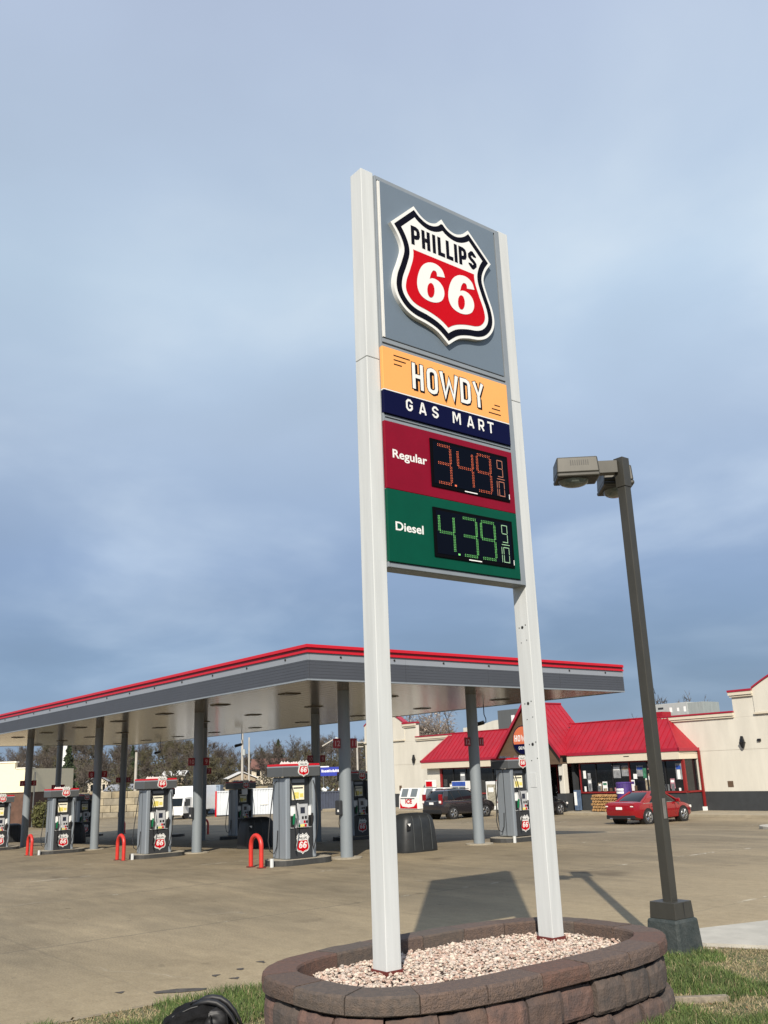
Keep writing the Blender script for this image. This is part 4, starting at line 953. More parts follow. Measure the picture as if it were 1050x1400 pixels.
# glazed bays
def bay(xa, xb, posters):
    tbox('knee_wall', wainscot, xa, xb, YB, YB+.2, ZS-.02, .46); tbox('sill', frame_red, xa, xb, YB-.06, YB+.2, .465, .56)
    tbox('head_rail', frame_red, xa, xb, YB-.02, YB+.15, 2.24, 2.40)
    n = max(1, round((xb-xa)/1.28)); w = (xb-xa)/n
    for k in range(n):
        x0 = xa+k*w; wf = tbox('window', glass_dark, x0+.045, x0+w-.045, YB+.05, YB+.07, .565, 2.235)
        wf['kind'] = 'thing'
        tbox('mullion', black_m if k % 3 else frame_red, x0-.04, x0+.04, YB-.01, YB+.12, .563, 2.238)
    tbox('mullion', frame_red, xb-.06, xb+.04, YB-.01, YB+.12, .563, 2.238)
bay(-39.95, BXR-.06, None); bay(-53.3, gl-.15, None)
tbox('bay_wall', stucco, BXL+.15, -53.35, YB+.02, YB+.22, ZS, 2.62); tbox('bay_post', frame_red, -53.36, -53.16, YB-.03, YB+.2, ZS, 2.4)
# side of the right-hand bay
tbox('knee_wall', wainscot, BXR-.26, BXR-.055, YB+.201, YW, ZS-.02, .46); tbox('sill', frame_red, BXR-.2, BXR, YB+.201, YW, .465, .56)
tbox('window', glass_dark, BXR-.16, BXR-.14, YB+.16, YW-.12, .565, 2.30); tbox('corner_post', frame_red, BXR-.2, BXR-.05, YB-.0, YB+.15, .561, 2.33); tbox('bay_post', stucco, BXR-.2, BXR-.05, YW-.12, YW-.002, .561, 2.33)
dp = MB(); dp.box(BXR+.02, BXR+.14, YW-.15, YW-.03, ZS+.22, ZE-.15); TP(dp, 'downspout', frame_red, bevel=.01); tbox('downspout_shoe', paper, BXR-.01, BXR+.17, YW-.25, YW-.03, ZS, ZS+.215)
# paper, posters and displays behind the panes (printed sheets on the glass)
rnd = random.Random(21); ice_g_ = mat('display_grey', (.16, .17, .18), .6, var=.3, scale=8)
post_cols = [paper, mat('print_green', (.05, .22, .12), .6, var=.3, scale=7), blue_p, sign_red, mat('print_tan', (.42, .35, .24), .6, var=.35, scale=6), mat('print_grey', (.30, .31, .32), .6, var=.25, scale=5), purple, mat('print_pink', (.55, .25, .30), .6, var=.3, scale=9)]
def sheet(x, z, w, h, mt, band=None):
    p = tbox('poster', mt, x, x+w, YB+.041, YB+.047, z, z+h)
    if band is not None: tbox('poster_print', band, x+.04, x+w-.04, YB+.036, YB+.0405, z+h*.62, z+h*.86, p)
for x, z, w, h, m_, b_ in ((-38.6, .60, .28, .48, 4, 0), (-38.25, .60, .36, .55, 0, 1), (-37.35, 1.35, .55, .75, 5, 0), (-36.7, 1.45, .62, .62, 5, 4), (-35.6, 1.42, .5, .62, 5, 2), (-36.55, .60, .25, .5, 7, 0), (-36.1, .60, .28, .62, 0, 6), (-35.05, .62, .55, .95, 4, 0), (-34.35, .62, .62, .98, 0, 5), (-34.9, 1.80, .62, .34, 7, 5), (-33.3, .7, .3, .55, 7, 0), (-32.85, 1.2, .4, .9, 5, 2), (-39.4, .6, .3, .75, 5, 0),
                      (-49.9, .65, .5, .8, 0, 2), (-51.2, 1.3, .5, .7, 5, 0), (-52.4, .62, .35, .6, 4, 0), (-47.6, .62, .5, .9, 5, 3)):
    sheet(x, z, w, h, post_cols[m_], post_cols[b_])
xs_ = -39.7
while xs_ < -32.5:
    w = rnd.uniform(.14, .3)
    if rnd.random() < .72: p = tbox('poster', rnd.choice(post_cols), xs_, xs_+w, YB+.0305, YB+.0355, .575 if rnd.random() < .7 else 1.25, 0) if False else tbox('display', rnd.choice([post_cols[1], post_cols[4], post_cols[5], post_cols[7], paper, ice_g_, ice_g_, gable_brown]), xs_, xs_+w*.9, YB+.026, YB+.034, .575, rnd.uniform(.72, 1.05))
    if rnd.random() < .45: tbox('poster', rnd.choice([post_cols[4], post_cols[5], post_cols[1], paper]), xs_, xs_+w*1.3, YB+.020, YB+.025, rnd.uniform(1.2, 1.4), rnd.uniform(1.55, 2.1))
    xs_ += w+rnd.uniform(.06, .3)
for z in (1.2, 1.32, 1.44): tbox('poster_print', pump_dark, -34.28, -33.85, YB+.036, YB+.0405, z, z+.05)

# round hanging logo on the gable
gs = thing('gable_sign', 'round orange and navy store sign on the brown gable', 'sign', (GC-.25, YG-.10, 3.95))
mb = MB(); R_ = .92
def arc(r, a0, a1, n=24): return [(r*math.cos(a0+(a1-a0)*k/n), r*math.sin(a0+(a1-a0)*k/n)) for k in range(n+1)]
mb.prism([(x, -.06, z) for x, z in arc(R_, 0, 2*math.pi, 40)[:-1]], (0, -.14, 0)); mb.build('sign_disc', sign_navy, gs, norm=True)
mb = MB(); mb.poly([(x, -.063, z) for x, z in arc(R_*.94, -.32, math.pi+.32)]); mb.build('orange_field', mat('sign_orange', (.55, .135, .055), .4, var=.05), gs)
mb = MB()
for ch, a0, w in (('H',-.74,.24),('O',-.44,.24),('W',-.14,.36),('D',.28,.24),('Y',.54,.24)): letter(mb, FY(-.063), ch, a0, -.1, w, .42, .075, .003)
mb.build('lettering', sign_white, gs)
mb = MB(); put_text(mb, FY(-.06), 'GAS MART', -.42, -.62, .2, .003, bold=.04, width=.84); mb.build('lettering', sign_white, gs)
tbox('vent_hood', roof_red, -35.5, -34.8, YW+.6, YW+1.5, 4.45, 5.2)
# rooftop units
hv = thing('rooftop_unit', 'pale grey rooftop air unit on the flat roof right of the red hip', 'air conditioner', (-34.7, 51.4, 4.45))
mb = MB(); mb.box(-1.35, 1.0, -.9, .9, .02, 1.28); mb.build('casing', hvac_m, hv, bevel=.02); mb = MB(); mb.box(1.005, 2.1, -.85, .85, .02, 1.22); mb.build('coil_section', mat('hvac_coil', (.30, .33, .32), .6, var=.15, stretch=(14, 14, .3)), hv, bevel=.01)
for x, z, w, h in ((-1.15,.95,.4,.12),(-.3,.72,.18,.3),(.25,.75,.14,.22),(.72,.7,.16,.32)):
    mb = MB(); mb.box(x, x+w, -.912, -.901, z, z+h); mb.build('service_panel', paper if w < .2 else pump_dark, hv)
mb = MB(); mb.box(-1.4, 2.12, -.95, .95, 0, .03); mb.build('curb', hvac_d, hv)
hv2 = thing('rooftop_unit', 'dark grey rooftop unit behind the left red roof', 'air conditioner', (-50.75, 52.9, 4.45))
mb = MB(); mb.box(-1.0, 1.1, -.8, .8, .02, 2.05); mb.build('casing', hvac_d, hv2, bevel=.02); mb = MB(); mb.box(.45, .8, -.812, -.801, 1.0, 1.6); mb.build('service_panel', paper, hv2)
mb = MB(); mb.box(-1.05, 1.15, -.85, .85, 0, .03); mb.build('curb', hvac_d, hv2)

# things standing along the store front
def cabinet(name, label, cat, x, y, w, d, h, body, parts):
    t = thing(name, label, cat, (x, y, ZS)); mb = MB(); mb.box(-w/2, w/2, -d/2, d/2, .04, h); mb.build('body', body, t, bevel=.02)
    mb = MB(); mb.box(-w/2+.05, w/2-.05, -d/2+.05, d/2-.05, 0, .04); mb.build('plinth', black_m, t)
    for nm, a0, a1, z0, z1, mt, e in parts:
        mb = MB(); mb.box(a0, a1, -d/2-e, -d/2-.001, z0, z1); mb.build(nm, mt, t)
    return t
ice_g = mat('freezer_panel', (.13, .15, .16), .5, var=.05)
def freezer(x, label, flip):
    t = thing('ice_freezer', label, 'ice freezer', (x, 46.7, ZS))
    w = 1.15
    mb = MB(); mb.prism([(-w, -.45, .03), (-w, .45, .03), (-w, .45, 1.52), (-w, -.18, 1.52), (-w, -.42, .85)], (-2*w, 0, 0)); mb.build('cabinet_body', sign_white, t, norm=True, bevel=.015)
    s = Vector((0, .24, .67)).normalized()
    for a0, a1 in ((-.92, -.2), (.18, .9)):
        mb = MB(); p0 = Vector((0, -.42, .85))+s*.05+Vector((0, -.012, .004)); p1 = Vector((0, -.42, .85))+s*.66+Vector((0, -.012, .004))
        mb.prism([(a0, p0.y, p0.z), (a1, p0.y, p0.z), (a1, p1.y, p1.z), (a0, p1.y, p1.z)], Vector((0, -.94, .33))*.008); mb.build('door', ice_g, t, norm=True)
    mb = MB(); q = [(-1.02, .95), (-.98, .45), (-.75, .2), (0, .13), (.6, .2), (.98, .5), (1.02, .06), (-1.02, .06)]
    mb.poly([(x_, -.4555-(.0), z_) if False else (x_, -.462+.03*(z_/.85)+.001, z_) for x_, z_ in q]); mb.build('red_swoosh', sign_red, t)
    mb = MB(); put_text(mb, lambda a, b, e=0: (a, -.458+.03*(b/.85)-e, b), 'ICE', -.4, .42, .3, .006, bold=.06, width=.8); mb.build('lettering', sign_red, t)
    mb = MB(); mb.poly([(-.95, -.435, .80), (.7, -.435, .80), (.7, -.437, .74), (-.95, -.437, .74)][::-1]); mb.build('print_bar', pump_dark, t)
    return t
freezer(-56.0, 'white slanted ice freezer with red swoosh left of the dark car', 0); freezer(-53.2, 'white slanted ice freezer mostly hidden behind the dark car', 1)
cabinet('ice_merchandiser', 'white upright cooler with blue header under the left red roof', 'cooler', -50.4, 46.75, 1.5, .8, 1.95, sign_white, [('header', -.7, .7, 1.62, 1.92, blue_p, .01), ('door', -.68, -.03, .2, 1.58, ice_g, .012), ('door', .03, .68, .2, 1.58, ice_g, .012)])
cabinet('propane_cabinet', 'white framed exchange cabinet right of the lit far column', 'cabinet', -46.9, 46.5, 1.1, .7, 1.9, sign_white, [('mesh_door', -.45, .45, .3, 1.7, mat('print_mesh', (.45, .42, .33), .6, var=.3, scale=9), .012), ('notice', -.3, .2, 1.2, 1.5, paper, .02)])
cabinet('price_box', 'small red and white box on top of the freezer', 'box', -53.9, 46.75, .9, .35, .55, sign_white, [('print', -.35, .35, .08, .45, sign_red, .01)]).location.z = ZS+1.525
cabinet('news_rack', 'narrow blue and white rack beside the porch pillar', 'rack', -39.85, 46.72, .26, .4, 1.25, mat('rack_blue', (.10, .15, .24), .5, var=.2), [('window', -.10, .10, .35, 1.15, paper, .01)])
# bundled firewood
fwd_ = thing('firewood_stack', 'stack of tan firewood bundles left of the red car', 'firewood', (-37.35, 46.55, ZS))
rnd = random.Random(5)
for r in range(6):
    for k in range(10):
        x = -.85+k*.19+(r % 2)*.09; z = .1+r*.165; mb = MB(); l = rnd.uniform(.17, .23)
        a = rnd.uniform(0, 1.5); pts = [(x+.095*math.cos(a+q*2*math.pi/5)*rnd.uniform(.8, 1.05), -.28-l, z+.085*math.sin(a+q*2*math.pi/5)*rnd.uniform(.8, 1.05)) for q in range(5)]
        mb.prism(pts, (0, -.5, 0)); mb.build('log', firewood, fwd_, norm=True)
ban = thing('promo_bin', 'purple and white promotional bin above the firewood', 'promo bin', (-36.05, 46.5, ZS))
mb = MB(); mb.tube([(0,0,0),(0,0,1.0),(0,0,1.62)], [.42, .46, .46], 18); mb.build('drum', purple, ban)
mb = MB(); 
for z in (1.05, 1.22): mb.add([(.47*math.sin(a), -.47*math.cos(a), zz) for a in (-.6, -.3, 0, .3, .6) for zz in (z, z+.12)], [(2*k, 2*k+2, 2*k+3, 2*k+1) for k in range(4)])
mb.build('print_band', paper, ban)
mb = MB(); mb.tube([(0,0,1.62),(0,0,1.70)], [.48, .40], 18); mb.build('lid', purple, ban)

# kerbed planting island at the right edge
ki = MB(); ring_ = [(2.3*math.cos(2*math.pi*k/28), 1.2*math.sin(2*math.pi*k/28)) for k in range(28)]
ki.prism([(x, y, .15) for x, y in ring_], (0, 0, .5)); KI = (-19.7, 37.2, gz(-20, 37)); o = ki.build('parking_island', walk_m, None, KI, bevel=.03); tag(o, 'pale kerbed parking island at the right picture edge', 'kerb island')
def leafy(name, count, fn, size, mats, parent, seed, flat=.0, loc=(0,0,0)):
    rs = np.random.RandomState(seed); P = np.array([fn(rs) for _ in range(count)]); A = rs.normal(size=(count, 3)); A /= np.linalg.norm(A, axis=1)[:, None]
    B_ = np.cross(A, rs.normal(size=(count, 3))); B_ /= np.linalg.norm(B_, axis=1)[:, None]; sz = rs.uniform(.6, 1.3, (count, 1))*size
    V = np.stack([P-A*sz, P+B_*sz*.5, P+A*sz, P-B_*sz*.5], 1).reshape(-1, 3)
    Fc = np.arange(count*4).reshape(-1, 4)
    me = bpy.data.meshes.new(name); me.from_pydata(V.tolist(), [], Fc.tolist())
    for q in mats: me.materials.append(q)
    if len(mats) > 1: me.polygons.foreach_set('material_index', rs.randint(0, len(mats), count))
    me.update(); return me
def ball(rx, ry, rz, cz):
    def f_(rs):
        v = rs.normal(size=3); v /= np.linalg.norm(v); r = rs.uniform(.55, 1)*(1+.18*math.sin(5*v[0]+3*v[2])); return v*np.array([rx, ry, rz])*r + np.array([0, 0, cz])
    return f_
bt = thing('low_shrub', 'small green shrub on the parking island at right edge', 'shrub', (KI[0]-.9, KI[1]+.35, KI[2]+.15))
link('foliage', leafy('foliage', 1500, ball(.62, .6, .5, .48), .07, [shrub_m], bt, 4), bt)
mb = MB(); [mb.tube([(0,0,0),(.2*math.cos(a),.2*math.sin(a),.5)], .015, 4) for a in (0, 1.6, 3.1, 4.7)]; mb.build('stem', trunk_m, bt)

# ================================================================== CARS
tyre_m = mat('tyre', (.014, .014, .015), .8, var=.1); rim_m = mat('rim', (.50, .51, .52), .25, metal=.9, var=.03)
car_red = mat('car_red', (.21, .002, .006), .22, var=0, coat=.6); car_dark = mat('car_charcoal', (.020, .018, .020), .22, var=0, coat=.6); car_black = mat('car_black', (.008, .008, .009), .2, var=0, coat=.6)
car_glass = mat('car_glass', (.006, .008, .010), .06, var=0, spec=.4); tail_red = mat('tail_red', (.19, .004, .007), .25, var=0); tail_white = mat('tail_white', (.7, .66, .62), .2, var=0)
def car(name, label, loc, rz, sc, paint, st, gh, wheel_y, wr, W2, lamps, suv=False):
    t = thing(name, label, 'car', loc, rz); t.scale = (sc, sc, sc)
    rings = []
    for y, hw, zb, zt, cr in st:
        H_ = [(hw*.80, zb), (hw*.96, zb+.07), (hw, zb+.42*(zt-zb)), (hw*.985, zt-.14), (hw*.93, zt-.03), (hw*.84, zt), (hw*.45, zt+cr)]
        rings.append([(x, y, z) for x, z in H_] + [(-x, y, z) for x, z in reversed(H_)])
    mb = MB(); mb.loft(rings); body = mb.build('body', paint, t, smooth=True, norm=True)
    # greenhouse: stacked plan outlines from belt to roof
    rg = []
    for z, ya, yb, ww in gh:
        o = []
        for k in range(28):
            a = 2*math.pi*k/28; c_, s_ = math.cos(a), math.sin(a)
            o.append((ww*math.copysign(abs(c_)**.35, c_), (ya+yb)/2+(yb-ya)/2*math.copysign(abs(s_)**.35, s_), z))
        rg.append(o)
    mb = MB(); mb.loft(rg[:-2], cap=False); mb.build('windows', car_glass, t, smooth=True, norm=True)
    mb = MB(); mb.loft(rg[-3:]); mb.build('roof', paint, t, smooth=True, norm=True)
    zb_, ya, yb, wb = gh[0]; zt_, yc, yd, wt = gh[-3]
    for s in (-1, 1):
        for p in ((ya+.04, yc, .05), (yb, yd, .045), ((ya+yb)/2-.05, (yc+yd)/2-.05, .03)) + (((ya*.55+yb*.45)-.55, (yc*.55+yd*.45)-.62, .03),) * (1 if suv else 0):
            e = .93 if p[2] != .03 else 1
            mb = MB(); mb.tube([(s*wb*e, p[0], zb_-.02), (s*(wb*.35+wt*.65)*e+s*.012, p[0]*.35+p[1]*.65, zb_*.35+zt_*.65), (s*wt*e, p[1], zt_+.01)], p[2], 6); mb.build('pillar', paint if p[2] != .03 else black_m, t, smooth=True)
    for s in (-1, 1):                                        # painted rear quarter behind the side glass
        za, zc = gh[0][0]-.02, gh[-3][0]+.012
        def gx(z):
            for (z0, _, _, w0), (z1, _, _, w1) in zip(gh, gh[1:]):
                if z <= z1: return w0+(w1-w0)*(max(z, z0)-z0)/(z1-z0)
            return gh[-1][3]
        ra, rb = (ya+.10, ya+.62) if not suv else (ya+.06, ya+.40); r2a, r2b = (yc+.02, yc+.40) if not suv else (yc+.0, yc+.22); zm = (za+zc)/2
        mb = MB(); mb.prism([(s*(gx(za)+.012), ra, za), (s*(gx(za)+.012), rb, za), (s*(gx(zm)+.016), rb*.55+r2b*.45, zm), (s*(gx(zc)+.012), r2b, zc), (s*(gx(zc)+.012), r2a, zc), (s*(gx(zm)+.016), ra*.5+r2a*.5-.03, zm)], (s*.05, 0, 0)); mb.build('rear_pillar', paint, t, norm=True)
    for y in wheel_y:
        for s in (-1, 1):
            mb = MB(); mb.tube([(s*(W2-.30), y, wr), (s*(W2+.004), y, wr)], wr+.055, 26); mb.build('wheel_arch', black_m, t)
            mb = MB(); mb.tube([(s*(W2-.2), y, wr), (s*(W2-.01), y, wr), (s*(W2+.012), y, wr)], [wr, wr, wr-.03], 28); w = mb.build('wheel', tyre_m, t)
            mb = MB(); rr_ = wr*.68
            mb.tube([(s*(W2+.0125), y, wr), (s*(W2+.014), y, wr)], rr_, 24, 1)
            for k in range(5):
                for dq in (-.14, .14):
                    a = 2*math.pi*k/5+dq; mb.tube([(s*(W2+.02), y+.05*math.cos(a), wr+.05*math.sin(a)), (s*(W2+.02), y+rr_*.97*math.cos(a+dq*.3), wr+rr_*.97*math.sin(a+dq*.3))], .024, 5, 0)
            mb.tube([(s*(W2+.013), y, wr), (s*(W2+.03), y, wr)], .06, 10, 0)
            rp = [(s*(W2+.018), y+rr_*math.cos(2*math.pi*k/26), wr+rr_*math.sin(2*math.pi*k/26)) for k in range(27)]; mb.tube(rp, .018, 5, 0, cap=False)
            mb.build('rim', [rim_m, black_m], w)
    yr = st[0][0]
    for nm, x0, x1, y0, y1, z0, z1, mt in lamps:
        for s in ((-1, 1) if x0 > 0 else (1,)):
            a, b = sorted((s*x0, s*x1)); mb = MB(); mb.box(a, b, y0, y1, z0, z1); mb.build(nm, mt, t, bevel=min(.02, (y1-y0)*.3))
    for s in (-1, 1):                                        # mirrors, handles, door gaps
        mb = MB(); mb.taper((s*(W2+.06), gh[0][2]-.38), (.11, .06), (.09, .05), gh[0][0]-.02, gh[0][0]+.14); mb.build('mirror', paint, t, bevel=.03)
        for y in ((gh[0][1]+gh[0][2])/2-.05, (gh[0][1]+gh[0][2])/2-1.0, (gh[0][1]+gh[0][2])/2+1.0):
            mb = MB(); mb.box(s*W2*.985-.008, s*W2*.985+.011, y-.006, y+.006, st[4][2]+.18, gh[0][0]-.08); mb.build('door_gap', black_m, t)
        for y in ((gh[0][1]+gh[0][2])/2-.85, (gh[0][1]+gh[0][2])/2+.12):
            mb = MB(); mb.box(s*W2*.985-.01, s*W2*.985+.03, y, y+.17, gh[0][0]-.17, gh[0][0]-.14); mb.build('door_handle', paint, t, bevel=.008)
        mb = MB(); mb.tube([(s*(gh[0][3]+.03), gh[0][1]+.15, gh[0][0]+.0), (s*(gh[0][3]+.035), gh[0][2]-.25, gh[0][0]-.01)], .014, 5); mb.build('belt_trim', chrome, t)
    return t
SED = [(-2.32,.66,.46,.86,0),(-2.27,.78,.34,.97,.01),(-2.05,.86,.26,1.02,.02),(-1.7,.885,.2,1.0,.02),(-1.2,.89,.19,.97,0),(-.4,.885,.18,.95,0),(.5,.885,.18,.93,0),(1.15,.885,.19,.92,.02),(1.6,.88,.2,.86,.05),(2.0,.83,.22,.76,.05),(2.22,.72,.26,.66,.03),(2.32,.56,.34,.54,.02)]
SEDG = [(.93,-1.78,1.30,.80),(1.08,-1.5,1.02,.75),(1.26,-1.10,.62,.67),(1.385,-.72,.30,.58),(1.425,-.50,.08,.46),(1.437,-.3,-.1,.28)]
sedl = [('taillight', .50, .80, -2.30, -2.22, .80, .93, tail_red), ('tail_reflector', .55, .78, -2.315, -2.29, .80, .85, tail_white), ('rear_plate', -.17, .17, -2.345, -2.31, .68, .80, paper), ('lower_bumper', -.78, .78, -2.31, -2.2, .27, .44, black_m), ('headlight', .5, .78, 2.05, 2.2, .58, .70, tail_white), ('exhaust_tip', .42, .58, -2.34, -2.25, .26, .32, chrome)]
car('parked_car', 'bright red sedan parked facing the store, behind the lamp post', (-29.75, 40.3, gz(-30, 40.3)), 0, 1.06, car_red, SED, SEDG, (-1.36, 1.36), .335, .885, sedl)
SUV = [(-2.22,.70,.50,1.0,0),(-2.18,.82,.36,1.08,.01),(-2.0,.88,.30,1.10,.01),(-1.5,.905,.26,1.08,0),(-.9,.91,.24,1.06,0),(0,.905,.23,1.03,0),(.7,.905,.23,1.02,.01),(1.15,.905,.24,1.02,.03),(1.6,.89,.26,.98,.05),(1.95,.85,.28,.90,.05),(2.18,.76,.32,.78,.03),(2.26,.60,.42,.62,.01)]
SUVG = [(1.02,-2.12,1.35,.83),(1.2,-2.03,1.08,.80),(1.42,-1.88,.72,.73),(1.58,-1.66,.40,.65),(1.645,-1.4,.1,.54),(1.66,-1.1,-.1,.3)]
suvl = [('taillight', .62, .84, -2.205, -2.06, .86, 1.42, tail_red), ('tail_reflector', .66, .84, -2.22, -2.19, .92, 1.06, tail_white), ('rear_plate', -.18, .18, -2.245, -2.20, .84, .97, paper), ('chrome_strip', -.45, .45, -2.235, -2.2, 1.0, 1.03, chrome), ('lower_bumper', -.80, .80, -2.24, -2.1, .34, .56, black_m), ('roof_rail', .55, .60, -1.4, .3, 1.65, 1.69, black_m)]
car('parked_car', 'charcoal crossover parked beside the white ice freezers', (-44.3, 40.7, gz(-44, 40.7)), 0, 1.04, car_dark, SUV, SUVG, (-1.31, 1.31), .35, .905, suvl, True)
car('parked_car', 'black sedan parked at the porch, mostly behind pump and sign post', (-40.7, 43.6, gz(-41, 43)), 0, 1.02, car_black, SED, SEDG, (-1.36, 1.36), .335, .885, sedl)

# ================================================================== BACKGROUND ACROSS THE ROAD
def at_polar(az, d, z=None):
    x, y = polar(az, d); return (x, y, (gz(x, y) if d < 124 else hill(x, y)) if z is None else z)
YAWZ = YAW                                          # faces the camera when local -y points back along the heading
# beige building at the far left
bl = thing('beige_building', 'cream and brown brick building with stepped parapet at far left', 'building', at_polar(-20.9, 100), YAW-.12)
def bb(name, mt, x0, x1, y0, y1, z0, z1): mb = MB(); mb.box(x0, x1, y0, y1, z0, z1); return mb.build(name, mt, bl)
brick = mat('brick_brown', (.115, .062, .042), .9, var=.2, scale=1.5, bump=.4, bscale=9)
cream = mat('render_cream', (.72, .63, .44), .85, var=.03)
bb('brick_wall', brick, -14, 0, 0, 9, -.3, 3.30); bb('upper_wall', cream, -14, .06, -.06, 9, 3.30, 5.55); bb('parapet_step', cream, -14, -1.75, -.06, .4, 5.55, 6.15)
bb('string_course', cream, -14, .10, -.12, -.0605, 3.30, 3.42); bb('coping', mat('coping_white', (.76, .72, .62), .8), -14, -1.6, -.14, .45, 6.15, 6.28); bb('coping', MATS['coping_white'], -1.6, .14, -.14, .4, 5.551, 5.66); bb('downpipe', hvac_d, .101, .2, .4, .5, -.2, 5.2)
# big-block retaining wall
rw = thing('retaining_wall', 'retaining wall of large pale concrete blocks beyond the forecourt', 'wall', at_polar(-16, 117), YAW)
rnd = random.Random(9); blk = [mat('wall_block_pale', (.34, .29, .20), .9, var=.2, scale=.9, bump=.4, bscale=4), mat('wall_block_tan', (.27, .22, .14), .9, var=.2, scale=.9, bump=.4, bscale=4), mat('wall_block_grey', (.25, .22, .165), .9, var=.2, scale=.9, bump=.4, bscale=4)]
for row in range(4):
    for k in range(17):
        if row == 3 and not (4 <= k <= 8 or k > 12): continue
        x0 = -15+k*1.85+(row % 2)*.9; mb = MB(); d = rnd.uniform(-.05, .05); mb.box(x0+.02, x0+1.83, row*.12+d, 1.2+row*.1, row*.78-.25+.02, row*.78+.53-.01); mb.build('block', rnd.choice(blk), rw, bevel=.05)
# box truck, containers, dumpster
tk = thing('box_truck', 'white cab-over box truck parked before the block wall', 'truck', at_polar(-12.05, 105), math.pi+.55)
mb = MB(); mb.prism([(-1.05, 3.0, .55), (-1.05, 3.05, 1.25), (-1.05, 2.75, 2.15), (-1.05, 1.4, 2.25), (-1.05, 1.4, .55)], (-2.1, 0, 0)); mb.build('cab', sign_white, tk, norm=True, bevel=.05)
mb = MB(); mb.prism([(-.92, 3.06, 1.30), (.92, 3.06, 1.30), (.85, 2.80, 2.08), (-.85, 2.80, 2.08)], (0, .04, .01)); mb.build('windscreen', car_glass, tk, norm=True)
for s in (-1, 1):
    mb = MB(); a, b = sorted((s*1.051, s*1.06)); mb.box(a, b, 1.7, 2.6, 1.3, 2.0); mb.build('side_window', car_glass, tk)
    mb = MB(); a, b = sorted((s*.62, s*.95)); mb.box(a, b, 3.03, 3.08, .75, .95); mb.build('headlight', tail_white, tk)
    mb = MB(); a, b = sorted((s*1.15, s*1.32)); mb.box(a, b, 2.85, 2.95, 1.3, 1.75); mb.build('mirror', black_m, tk)
    for y in (2.3, -1.6): mb = MB(); a, b = sorted((s*.72, s*1.0)); mb.tube([(a, y, .42), (b, y, .42)], .42, 20); mb.build('wheel', tyre_m, tk)
mb = MB(); mb.box(-1.05, 1.05, 2.95, 3.12, .38, .62); mb.build('bumper', sign_white, tk, bevel=.03); mb = MB(); mb.box(-.8, .8, 3.1, 3.13, .30, .42); mb.build('grille', black_m, tk)
mb = MB(); mb.box(-1.2, 1.2, -3.4, 1.3, .8, 3.25); mb.build('cargo_box', mat('box_white', (.74, .75, .76), .5, var=.04), tk, bevel=.03); mb = MB(); mb.box(-.5, .5, -3.3, 2.8, .5, .79); mb.build('chassis', black_m, tk)
def container(label, az, d, w, h, dp, mats, rz, red=False, zoff=0):
    p = at_polar(az, d); t = thing('cargo_container', label, 'container', (p[0], p[1], p[2]+zoff), YAW+rz)
    n = max(4, int(w/.28)); mb = MB(); pts = []
    for k in range(n):
        x0 = -w/2+w*k/n; pts += [(x0, -dp/2, 0), (x0+w/n*.5, -dp/2, 0), (x0+w/n*.55, -dp/2+.06, 0), (x0+w/n*.95, -dp/2+.06, 0)]
    pts += [(w/2, -dp/2, 0), (w/2, dp/2, 0), (-w/2, dp/2, 0)]
    mb.prism([(x, y, h) for x, y, _ in pts], (0, 0, h-.12)); mb.build('shell', mats, t, norm=True)
    for x in (-w/2, w/2):
        mb = MB(); mb.box(x-.08, x+.08, -dp/2-.05, -dp/2+.1, 0, h+.02); mb.build('corner_post', sign_red if red and x < 0 else mats, t)
    mb = MB(); mb.box(-w/2, w/2, -dp/2-.04, -dp/2+.02, h-.1, h+.03); mb.build('top_rail', mats, t); mb = MB(); mb.box(-w/2, w/2, -dp/2-.04, -dp/2+.02, 0, .14); mb.build('bottom_rail', black_m, t)
    return t
cont_w = mat('container_white', (.52, .55, .58), .5, var=.08, scale=.6); cont_b = mat('container_blue', (.20, .26, .34), .5, var=.1); navy_c = mat('dumpster_navy', (.03, .04, .07), .6, var=.15)
container('pale container with a red corner post left of the shaded pump', -9.55, 106, 3.6, 2.6, 2.4, cont_w, .12, True); container('grey blue container rising behind the pale one', -10.9, 113, 2.6, 3.2, 2.4, cont_b, .0)
c3 = container('grey and white container between the shaded pump and nearest pump', -7.75, 104, 2.9, 2.75, 2.4, cont_w, -.1); mb = MB(); mb.box(-.1, .75, -1.27, -1.26, 1.1, 2.3); mb.build('notice', sign_white, c3)
dm = container('dark navy dumpster beyond the nearest column', -3.6, 100, 4.2, 1.9, 2.0, navy_c, 0)
pile = thing('scrap_pile', 'pale scrap heaped in the navy dumpster', 'scrap', (dm.location.x, dm.location.y, dm.location.z+1.9), YAW); rnd = random.Random(2)
for k in range(14):
    mb = MB(); x, y, z = rnd.uniform(-1.9, 1.9), rnd.uniform(-.8, .6), rnd.uniform(0, .35); a = rnd.uniform(0, 3); l = rnd.uniform(.2, .6); mb.tube([(x, y, z-.1), (x+l*math.cos(a), y+l*.4*math.sin(a), z+rnd.uniform(.1, .4))], rnd.uniform(.05, .16), 5); mb.build('scrap_piece', rnd.choice([paper, cont_b, hvac_m, gable_brown]), pile)
bs = thing('blue_sign', 'blue roadside sign with white lettering seen left of the nearest column', 'sign', at_polar(-3.75, 135), YAW); zz = bs.location.z
mb = MB(); mb.box(-1.5, 1.5, -.1, .1, 1.95-zz, 3.15-zz); mb.build('board', mat('sign_blue', (.015, .03, .30), .4, var=.05), bs); mb = MB(); mb.box(-1.5, -.3, -.12, .12, 3.151-zz, 3.3-zz); mb.build('header', paper, bs)
mb = MB(); rnd = random.Random(8); x = -1.35
while x < 1.3:
    w = rnd.uniform(.08, .2); h = rnd.uniform(.22, .38); mb.box(x, x+w, -.11, -.101, 2.45-zz, 2.45+h-zz); x += w+.06
